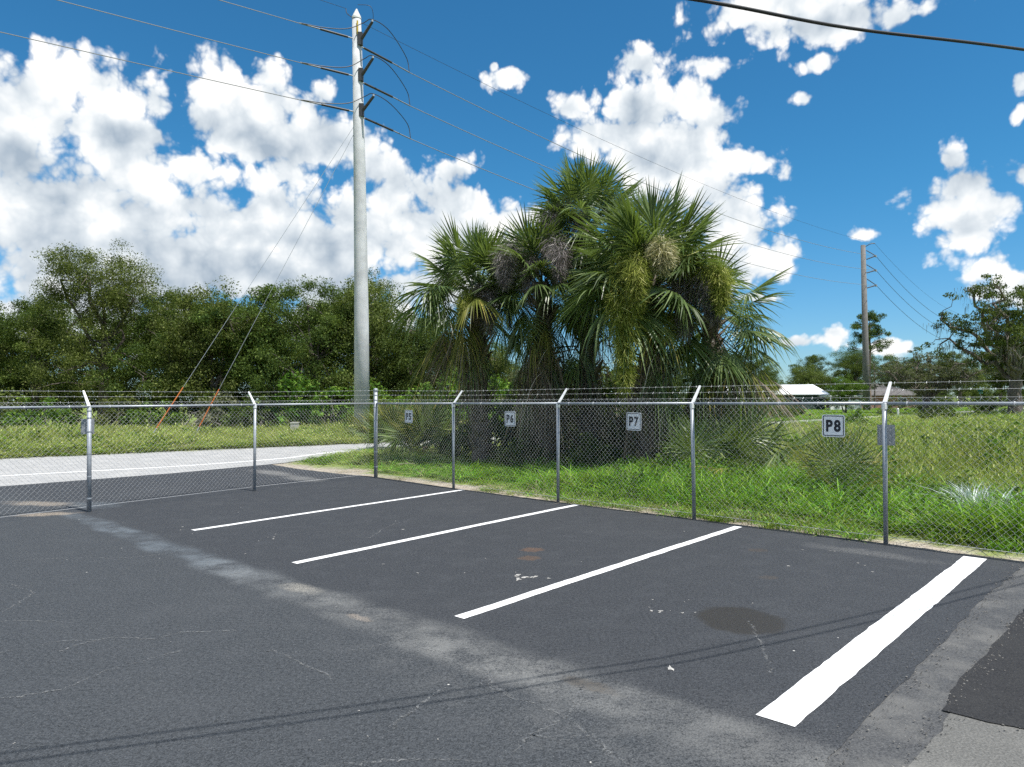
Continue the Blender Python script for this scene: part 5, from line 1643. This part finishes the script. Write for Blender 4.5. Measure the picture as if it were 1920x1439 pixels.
# ------------------------------------------------------------------ dead brush at the wood's edge, debris
def brush(seed, n, L):
    rng = np.random.default_rng(seed); mb = MB()
    for i in range(n):
        a = rng.uniform(0, 6.28); s = np.array((rng.normal() * L * 0.35, rng.normal() * 0.3, 0))
        e = s + np.array((math.cos(a) * L * rng.uniform(0.3, 0.8), math.sin(a) * L * 0.4, rng.uniform(0.3, 1.3)))
        limb(mb, rng, s, e, 0.03, 0.006, 0.3, 5, 4)
    return mb.mesh("brush")


BR1 = brush(1, 26, 2.4)
for i, (x, y, rz) in enumerate(((-27.0, 40.2, 0), (-23.8, 39.6, 0.3), (-18.0, 40.3, -0.2))):
    o = link("brush_pile", BR1, None, M_DEADWOOD); o.location = (x, y, 0); o.rotation_euler = (0, 0, rz); o.scale = (1, 1, 1.1)
    props(o, "bare grey brush at the edge of the left wood, %s from the left" % ORD[i], "brush", "brush piles at the wood")

e = empty("utility_pedestal", (-11.2, 36.6, 0)); props(e, "small grey utility pedestal in the verge grass left of the near pole", "pedestal")
MB().box((-0.17, -0.17, 0), (0.17, 0.17, 0.74)).build("housing", simple("pale plastic housing", (0.42, 0.41, 0.36), 0.7), e)
MB().box((-0.19, -0.19, 0.74), (0.19, 0.19, 0.80)).build("lid", simple("pale plastic lid", (0.48, 0.47, 0.42), 0.7), e)

for (x, y, a, lab) in ((16.32, 56, 0.9, "green street name sign by the road just right of the tall palms"), (52.76, 80, 0.5, "green street name sign by the road under the live oak")):
    e = empty("street_sign", (x, y, 0), a); props(e, lab, "street sign")
    MB().tube([(0, 0, 0), (0, 0, 2.42)], 0.03, 8).build("post", M_GALV, e)
    link("blade", plate_mesh(0.75, 0.20, 0.03, 0.006), e, M_GREEN).location = (0, -0.035, 2.30)
    b = link("blade", plate_mesh(0.65, 0.20, 0.03, 0.006), e, M_GREEN); b.location = (0, 0.0, 2.55); b.rotation_euler = (0, 0, 1.4)
e = empty("marker_post", (33.4, 61.5, 0)); props(e, "short white marker post on the far roadside near the P8 post", "post")
MB().tube([(0, 0, 0), (0, 0, 0.85)], 0.09, 8).build("post", M_ARM, e)
MB().tube([(0, 0, 0.85), (0, 0, 0.93)], [0.10, 0.05], 8).build("cap", M_ARM, e)


# ------------------------------------------------------------------ houses
def house(name, loc, rz, w, dp, eave, ridge, wallm, roofm, label, hip=False, over=0.5, wins=()):
    e = empty(name, loc, rz); props(e, label, "house")
    MB().box((-w / 2, -dp / 2, -0.05), (w / 2, dp / 2, eave)).build("wall", wallm, e)
    W = w / 2 + over; D = dp / 2 + over; z = eave - 0.05; rx = W - (D if hip else 0)
    v = [(-W, -D, z), (W, -D, z), (W, D, z), (-W, D, z), (-rx, 0, ridge), (rx, 0, ridge)]
    v2 = [(x, y, q + 0.14) for x, y, q in v]
    mb = MB().add(v + v2, [(6, 7, 11, 10), (8, 9, 10, 11), (7, 8, 11), (9, 6, 10), (0, 4, 5, 1), (2, 5, 4, 3), (1, 5, 2), (3, 4, 0), (0, 1, 7, 6), (1, 2, 8, 7), (2, 3, 9, 8), (3, 0, 6, 9)])
    rf = mb.build("roof", roofm, e)
    for (x, zc, ww, hh) in wins:
        f = MB().box((x - ww / 2, -dp / 2 - 0.06, zc - hh / 2), (x + ww / 2, -dp / 2 - 0.003, zc + hh / 2)).build("window", M_SIGN, e)
        MB().box((x - ww / 2 + 0.07, -dp / 2 - 0.075, zc - hh / 2 + 0.07), (x + ww / 2 - 0.07, -dp / 2 - 0.062, zc + hh / 2 - 0.07)).build("pane", simple("window glass", (0.02, 0.025, 0.03), 0.08), f)
    return e, rf


M_TEAL = simple("dark green siding", (0.045, 0.075, 0.065), 0.8, var=0.1)
M_WROOF = simple("white metal roof", (0.80, 0.81, 0.81), 0.5, var=0.03)
M_GROOF = simple("grey shingle roof", (0.115, 0.108, 0.105), 0.9, var=0.2, scale=2)
M_BRICK = simple("brick red wall", (0.25, 0.13, 0.10), 0.9, var=0.2, scale=3)
M_WHITEW = simple("white siding", (0.75, 0.75, 0.73), 0.7, var=0.04)
e, rf = house("house", (38.0, 108, 0), 0.06, 15.0, 9.0, 2.35, 3.75, M_TEAL, M_WROOF, "low green house with a bright white metal roof", wins=((-5.5, 1.35, 1.3, 1.1), (-1, 1.35, 1.5, 1.1), (3.4, 1.35, 1.5, 1.1)))
MB().tube([(1.5, -2.0, 3.0), (1.5, -2.0, 3.75)], 0.08, 8).build("vent_pipe", M_PLATE, rf)
wg = empty("carport", (47.2, 103, 0), 0.06); props(wg, "low white carport between the white roofed house and the distant pole", "carport")
MB().box((-2.4, -2.4, 2.0), (2.4, 2.4, 2.18)).build("roof", M_WROOF, wg)
MB().box((-2.3, -2.2, -0.05), (2.3, -2.05, 1.55)).build("screen_wall", M_WHITEW, wg)
for sx in (-2.2, 2.2):
    for sy in (-2.25, 2.2):
        MB().box((sx - 0.06, sy - 0.06, -0.05), (sx + 0.06, sy + 0.06, 2.0)).build("post", M_WHITEW, wg)
e, rf = house("house", (65.0, 128, 0), 0.05, 12.5, 9.5, 2.15, 4.15, M_BRICK, M_GROOF, "brick house with a grey hipped shingle roof right of the distant pole", hip=True, wins=((-3.5, 1.2, 1.6, 1.1), (2.5, 1.2, 1.6, 1.1)))
MB().box((-1.2, -2.4, 2.9), (-0.6, -1.9, 3.75)).build("roof_vent", M_DARK, rf)
sp = empty("service_pole", (57.2, 112, 0)); props(sp, "thin wooden service pole in front of the grey hipped roof", "pole")
MB().tube([(0, 0, -0.1), (0, 0, 7.2)], [0.13, 0.10], 8).build("shaft", M_BARK, sp)
MB().tube(smooth_line([(0, 0, 6.9), (-0.6, -0.3, 7.4), (-1.6, -0.8, 7.5)], 4), 0.05, 6).build("lamp_arm", M_GALV, sp)
